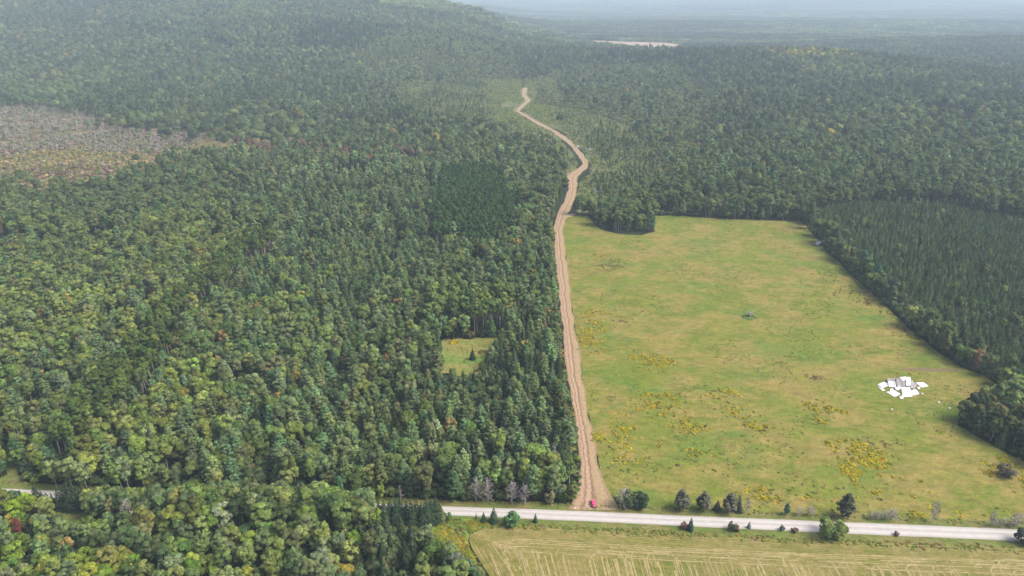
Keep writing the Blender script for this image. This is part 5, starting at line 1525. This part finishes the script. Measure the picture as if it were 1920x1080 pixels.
    for sx_ in (-1, 1):
        for sy_ in (-1.35, 1.35):
            w = bpy.data.objects.new('wheel', None); COL.objects.link(w); w.parent = root; w.location = (sx_ * 0.83, sy_, 0.31)
            tg = Geo(); k = 20; prof = [(0.20, -0.1), (0.29, -0.11), (0.32, -0.07), (0.32, 0.07), (0.29, 0.11), (0.20, 0.1)]
            v = []; f = []
            for i in range(k):
                an = i * 2 * math.pi / k
                for r_, xx in prof: v.append((xx, r_ * math.cos(an), r_ * math.sin(an)))
            for i in range(k):
                for j in range(5):
                    f.append((i * 6 + j, i * 6 + j + 1, ((i + 1) % k) * 6 + j + 1, ((i + 1) % k) * 6 + j))
            tg.add(v, f, 0); gobj('tyre', tg, [rubber], w)
            rg = Geo()
            for i in range(5):
                an = i * 2 * math.pi / 5
                rg.tube([(sx_ * 0.07, 0, 0), (sx_ * 0.08, 0.2 * math.cos(an), 0.2 * math.sin(an))], 0.035, 0.03, 0, 5)
            rg.tube([(-0.09, 0, 0), (0.09, 0, 0)], 0.205, 0.205, 0, 16); rg.tube([(sx_ * 0.05, 0, 0), (sx_ * 0.1, 0, 0)], 0.05, 0.04, 0, 5)
            gobj('rim', rg, [chrome], w)
        hl = Geo(); hl.box((sx_ * 0.62, 2.02, 0.66), (0.26, 0.14, 0.13), 0); gobj('headlight', hl, [lampw], root)
        tl = Geo(); tl.box((sx_ * 0.72, -2.12, 0.82), (0.14, 0.12, 0.26), 0); gobj('tail_light', tl, [lampr], root)
        mr = Geo(); mr.box((sx_ * 0.98, 0.75, 0.98), (0.16, 0.1, 0.12), 0); gobj('mirror', mr, [pm], root)
        dh = Geo(); dh.box((sx_ * 0.925, -0.2, 0.82), (0.03, 0.16, 0.03), 0); gobj('door_handle', dh, [chrome], root)
    bp = Geo(); bp.box((0, 2.10, 0.42), (1.3, 0.14, 0.14), 0); gobj('front_bumper', bp, [black], root)
    bp = Geo(); bp.box((0, -2.17, 0.44), (1.4, 0.14, 0.16), 0); gobj('rear_bumper', bp, [black], root)
    lp = Geo(); lp.box((0, -2.19, 0.68), (0.36, 0.05, 0.14), 0); gobj('number_plate', lp, [lampw], root)
car()

# ------------------------------------------------------------------ the collapsed barn: roofing sheets and wall panels lying in the grass
M_SHEET = plain('white_roofing', (0.66, 0.65, 0.67), 0.5, 0.16, 0.5)
M_PANEL = plain('weathered_boards', (0.27, 0.245, 0.255), 0.85, 0.3, 1.2)
M_RAFTER = plain('dark_timber', (0.12, 0.10, 0.095), 0.9, 0.3, 2.0)
def sheet_geo(pts, thick=0.08, ribs=True, m=0):
    """thin slab over four corner points (x, y, z), with standing ribs and slightly buckled"""
    g = Geo(); a, b, c, d = [np.array(p_, float) for p_ in pts]
    nu, nv = 12, 6
    top = []
    nrm = np.cross(b - a, d - a); nrm /= np.linalg.norm(nrm); nrm = nrm if nrm[2] > 0 else -nrm
    ph = rng.random() * 6
    for j in range(nv + 1):
        for i in range(nu + 1):
            s_, t_ = i / nu, j / nv
            p_ = a * (1 - s_) * (1 - t_) + b * s_ * (1 - t_) + c * s_ * t_ + d * (1 - s_) * t_
            buck = 0.10 * math.sin(3 * s_ + ph) * math.sin(4 * t_ + ph)
            rib = 0.05 if (ribs and i % 2 == 0) else 0.0
            top.append(p_ + nrm * (buck + rib + thick))
    top = np.array(top); bot = top - nrm * thick
    k = nu + 1; n_ = len(top); f = []
    for j in range(nv):
        for i in range(nu):
            q = (j * k + i, j * k + i + 1, (j + 1) * k + i + 1, (j + 1) * k + i)
            f.append(q); f.append(tuple(n_ + t_ for t_ in q[::-1]))
    for i in range(nu):
        f.append((i, i + 1, n_ + i + 1, n_ + i)); f.append((nv * k + i, nv * k + i + 1, n_ + nv * k + i + 1, n_ + nv * k + i))
    for j in range(nv):
        f.append((j * k, (j + 1) * k, n_ + (j + 1) * k, n_ + j * k)); f.append((j * k + nu, (j + 1) * k + nu, n_ + (j + 1) * k + nu, n_ + j * k + nu))
    g.add(np.vstack([top, bot]), f, m)
    return g
def debris(name, corners, mat, label, cat, grp, zs=(0.1, 0.1, 0.1, 0.1), ribs=True):
    P = [(*W(*c), z_) for c, z_ in zip(corners, zs)]
    o_ = np.mean([p_[:2] for p_ in P], 0)
    P = [(p_[0] - o_[0], p_[1] - o_[1], p_[2]) for p_ in P]
    o = gobj(name, sheet_geo(P, ribs=ribs), [mat], loc=(o_[0], o_[1], 0))
    tag(o, label, cat, grp); return o
gW = 'white roofing sheets of the collapsed barn'
debris('roofing_sheet', [(1645, 722), (1657, 717), (1669, 722), (1655, 728)], M_SHEET, 'leftmost white roofing sheet lying flat in the grass', 'roofing sheet', gW, (0.1, 0.3, 0.4, 0.1))
debris('roofing_sheet', [(1645, 725), (1654, 728), (1660, 732), (1655, 733)], M_SHEET, 'narrow white sheet just below the leftmost one', 'roofing sheet', gW)
debris('roofing_sheet', [(1664, 718), (1678, 718), (1680, 728), (1666, 726)], M_SHEET, 'greyish white sheet leaning against the grey wall panel', 'roofing sheet', gW, (0.8, 1.0, 0.4, 0.2))
debris('roofing_sheet', [(1662, 736), (1676, 731), (1688, 739), (1677, 745)], M_SHEET, 'white roofing sheet at the front left of the rubble', 'roofing sheet', gW)
debris('roofing_sheet', [(1689, 728), (1706, 727), (1711, 744), (1692, 745)], M_SHEET, 'largest white roofing sheet at the front centre of the rubble', 'roofing sheet', gW, (0.6, 0.6, 0.1, 0.1))
debris('roofing_sheet', [(1707, 733), (1718, 730), (1724, 739), (1711, 742)], M_SHEET, 'white roofing sheet at the front right of the rubble', 'roofing sheet', gW)
debris('roofing_sheet', [(1716, 718), (1731, 717), (1741, 724), (1728, 727)], M_SHEET, 'white roofing sheet lying apart to the right of the rubble', 'roofing sheet', gW)
debris('roofing_sheet', [(1698, 712), (1706, 712), (1707, 726), (1698, 726)], M_SHEET, 'upright white roofing strip on top of the rubble', 'roofing sheet', gW, (1.7, 1.6, 0.9, 1.0))
debris('roofing_sheet', [(1684, 712), (1698, 711), (1700, 716), (1692, 718)], M_SHEET, 'curled white roofing sheet along the top edge of the rubble', 'roofing sheet', gW, (1.4, 1.9, 1.6, 1.3))
debris('roofing_sheet', [(1676, 728), (1686, 725), (1690, 730), (1681, 733)], M_SHEET, 'crumpled small white sheet in the middle of the rubble', 'roofing sheet', gW, (0.5, 0.8, 0.4, 0.3))
gP = 'grey wall panels of the collapsed barn'
debris('wall_panel', [(1663, 723), (1676, 723), (1677, 713), (1663, 713)], M_PANEL, 'pale grey board panel tilted at the back left of the rubble', 'wall panel', gP, (0.3, 0.3, 1.3, 1.3), ribs=True)
debris('wall_panel', [(1680, 727), (1698, 727), (1697, 715), (1679, 713)], M_PANEL, 'broken dark grey board panel in the middle of the rubble', 'wall panel', gP, (0.3, 0.5, 1.4, 1.2), ribs=True)
debris('wall_panel', [(1706, 729), (1714, 730), (1719, 723), (1707, 715)], M_PANEL, 'mauve grey board panel sloping down at the right of the rubble', 'wall panel', gP, (0.5, 0.2, 0.3, 1.2), ribs=True)
def beam(name, p0, z0, p1, z1, r, mat, label, cat, grp=None):
    a = np.array([*W(*p0), z0]); b = np.array([*W(*p1), z1]); c = (a + b) / 2; c[2] = 0
    g = Geo(); g.tube([a - c, (a + b) / 2 - c, b - c], r, r, 0, 4)
    o = gobj(name, g, [mat], loc=tuple(c)); tag(o, label, cat, grp); return o
for a_, b_, w_, l_ in ((1671, 733, 3.0, 'small torn white piece left of the front sheets'), (1701, 722, 4.0, 'small white piece folded over the grey panels'), (1683, 720, 3.0, 'narrow white strip lying on the middle panel'), (1722, 729, 3.0, 'small white piece between the panel and the separate sheet'), (1690, 747, 3.0, 'small white scrap just in front of the largest sheet')):
    j_ = [rng.uniform(-1, 1) for _ in range(8)]
    debris('roofing_sheet', [(a_ - w_ + j_[0], b_ - 1.5 + j_[1]), (a_ + w_ + j_[2], b_ - 2 + j_[3]), (a_ + w_ + j_[4], b_ + 1.5 + j_[5] * .5), (a_ - w_ + j_[6], b_ + 2 + j_[7] * .5)], M_SHEET, l_, 'roofing sheet', gW, (0.5, 1.1, 0.3, 0.6))
gB = 'broken rafters in the rubble'
M_LUMBER = plain('pale_timber', (0.42, 0.36, 0.30), 0.85, 0.25, 2.0)
beam('rafter', (1677, 726), 0.6, (1676, 712), 2.6, 0.11, M_LUMBER, 'pale rafter leaning between the left and middle panels', 'rafter', gB)
beam('rafter', (1684, 730), 0.6, (1679, 714), 2.2, 0.11, M_LUMBER, 'pale rafter across the left side of the middle panel', 'rafter', gB)
beam('rafter', (1694, 727), 0.9, (1686, 714), 2.3, 0.10, M_RAFTER, 'dark rafter across the middle panel', 'rafter', gB)
beam('rafter', (1680, 734), 0.4, (1692, 738), 0.4, 0.14, M_RAFTER, 'dark beam low between the two front white sheets', 'rafter', gB)
beam('rafter', (1672, 729), 0.4, (1684, 727), 1.2, 0.14, M_RAFTER, 'dark beam under the crumpled sheet', 'rafter', gB)
def chunk(px_, py_, sz, label):
    x_, y_ = W(px_, py_)
    g = Geo(); k = 5
    b_ = np.array([[math.cos(0.6), math.sin(0.6), 0], [-math.sin(0.6), math.cos(0.6), 0], [0, 0, 1]])
    g.box((0, 0, sz * 0.2), (sz * 1.6, sz, sz * 0.35), 0, basis=b_); g.box((sz * 0.4, sz * 0.3, sz * 0.4), (sz, sz * 0.7, sz * 0.2), 0, basis=b_.T)
    tag(gobj('debris_scrap', g, [M_SHEET], loc=(x_, y_, 0.04)), label, 'debris', 'white scraps in the grass')
chunk(1729, 739, 0.8, 'white scrap just right of the front sheets'); chunk(1760, 755, 0.8, 'white scrap halfway between the rubble and the grove')
chunk(1780, 766, 0.8, 'white scrap nearest the dark grove'); chunk(1672, 768, 0.7, 'pale scrap below the rubble at the end of a faint track'); chunk(1680, 763 - 20, 0.5, 'small white scrap below the front left sheet')
chunk(1078, 953, 0.6, 'small white scrap on the verge left of the track mouth')

# ------------------------------------------------------------------ small white and blue hunting blind by the hedgerow
def blind():
    x_, y_ = W(1535, 460)
    root = bpy.data.objects.new('hunting_blind', None); COL.objects.link(root); root.location = (x_, y_, 0.04); root.rotation_euler = (0, 0, R(28))
    tag(root, 'small hut with white roof and blue wall at the far right side of the meadow', 'hut')
    blue = plain('blue_paint', (0.08, 0.16, 0.60), 0.6, 0.15, 1.0); white = M_SHEET; dk = M_RAFTER
    root.scale = (1.25, 1.25, 1.25)
    g = Geo(); g.box((0, 0, 1.15), (3.6, 2.8, 1.9), 0); gobj('wall', g, [blue], root)
    g = Geo()
    v = [(-2.0, -1.7, 2.1), (2.0, -1.7, 2.1), (2.0, 1.7, 2.1), (-2.0, 1.7, 2.1), (-2.0, 0, 2.75), (2.0, 0, 2.75)]
    g.add(v, [(0, 1, 5, 4), (2, 3, 4, 5), (0, 4, 3, -1), (1, 2, 5, -1), (0, 3, 2, 1)], 0); gobj('roof', g, [white], root)
    g = Geo(); g.box((-1.82, 0, 1.0), (0.06, 2.6, 1.6), 0); gobj('end_panel', g, [white], root)
    g = Geo(); g.box((0.6, -1.42, 0.95), (0.8, 0.05, 1.5), 0); gobj('door', g, [dk], root)
    g = Geo(); g.box((-0.8, -1.42, 1.4), (0.7, 0.05, 0.5), 0); gobj('window', g, [dk], root)
    for a in (-1.5, 1.5):
        g = Geo(); g.box((a, 0, 0.1), (0.2, 2.6, 0.2), 0); gobj('skid', g, [dk], root)
blind()

# ------------------------------------------------------------------ uprooted stump on its grass mound
x_, y_ = W(1404, 595)
g = Geo()
for i in range(160):
    a = rng.random() * 6.28; r = math.sqrt(rng.random())
    p_ = np.array([[math.cos(a) * r * 5.4, math.sin(a) * r * 4.0, 0.1 + 0.35 * (1 - r * r)]])
    g.quads(p_, np.array([[math.cos(a) * 0.4, math.sin(a) * 0.4, 1]]), 1.0, 0)
lm = leaf_material('mound_grass', 0.2)
o = gobj('grass_mound', g, [lm], loc=(x_, y_, 0)); o['tint'] = [0.10, 0.155, 0.045]; tag(o, 'oval mound of darker grass around the dead stump in the meadow', 'grass mound', kind='stuff')
g = Geo(); g.tube([(0, 0, 0), (0.3, 0.1, 1.2), (0.5, 0.1, 2.6)], 0.7, 0.35, 0, 7)
root = bpy.data.objects.new('tree_stump', None); COL.objects.link(root); root.location = (x_ + 1.0, y_ + 1.2, 0.1)
tag(root, 'grey dead stump with jagged broken limbs in the middle of the meadow', 'stump')
gobj('trunk', g, [M_DEAD], root)
for i in range(11):
    g = Geo(); a = i * 0.6 + rng.random(); L_ = 1.8 + 1.6 * rng.random()
    p0 = np.array([0.2, 0.1, 0.5 + 1.6 * rng.random()]); dr = np.array([math.cos(a), math.sin(a), 0.2 + 0.7 * rng.random()])
    g.tube([p0, p0 + dr * L_ * 0.5 + rng.normal(size=3) * 0.15, p0 + dr * L_], 0.2, 0.07, 0, 5); gobj('limb', g, [M_DEAD], root)
g = Geo()
g.tube([(-4.5, 0, 0.1), (-4.3, 0, 1.1)], 0.45, 0.3, 0, 7)
tag(gobj('stump', g, [M_DEAD], loc=(x_, y_ + 0.5, 0.05)), 'low dark stump at the left end of the grassy mound', 'stump')

# ------------------------------------------------------------------ pale rock outcrops beside the track
M_ROCK = plain('pale_rock', (0.19, 0.18, 0.175), 0.9, 0.25, 0.6, bump=0.4)
def rock(px_, py_, wx, label):
    x_, y_ = W(px_, py_)
    g = Geo(); k, r_ = 12, 5
    v = []; f = []
    for j in range(r_):
        t_ = j / (r_ - 1)
        for i in range(k):
            a = i * 2 * math.pi / k; rr = wx * (1 - t_ ** 1.6 * 0.95) * (0.8 + 0.4 * rng.random())
            v.append((math.cos(a) * rr, math.sin(a) * rr * 1.5, 1.2 * t_ + (0.3 * rng.random() if j else -0.3)))
    for j in range(r_ - 1):
        for i in range(k):
            f.append((j * k + i, j * k + (i + 1) % k, (j + 1) * k + (i + 1) % k, (j + 1) * k + i))
    g.add(v, f, 0)
    tag(gobj('rock_outcrop', g, [M_ROCK], loc=(x_, y_, 0.3)), label, 'rock', 'rock outcrops beside the track')
rock(1103, 281, 7, 'pale rock outcrop farthest along the track'); rock(1082, 275, 4, 'small pale rock touching the track bend')
rock(1117, 358, 5.5, 'pale rock outcrop in the grass right of the track'); rock(1092, 370, 5.0, 'pale rock outcrop between the track and a dark bush')

# ------------------------------------------------------------------ haze
g = Geo(); g.box((0, 21000, 209), (86000, 86000, 420), 0)
hm = bpy.data.materials.new('haze'); hm.use_nodes = True; nt = hm.node_tree
for n_ in list(nt.nodes):
    nt.nodes.remove(n_)
out = nt.nodes.new('ShaderNodeOutputMaterial'); pv = nt.nodes.new('ShaderNodeVolumePrincipled')
pv.inputs['Color'].default_value = (0.68, 0.83, 1.0, 1); pv.inputs['Density'].default_value = HAZE_DENSITY; pv.inputs['Anisotropy'].default_value = 0.0
nt.links.new(pv.outputs[0], out.inputs['Volume'])
hz = gobj('haze', g, [hm]); tag(hz, kind='stuff'); tag(hz, 'thin blue haze hanging over the distant forest', 'haze')
print('points', {k_: len(A) for k_, A in PTS.items()}, 'objects', len(bpy.data.objects))
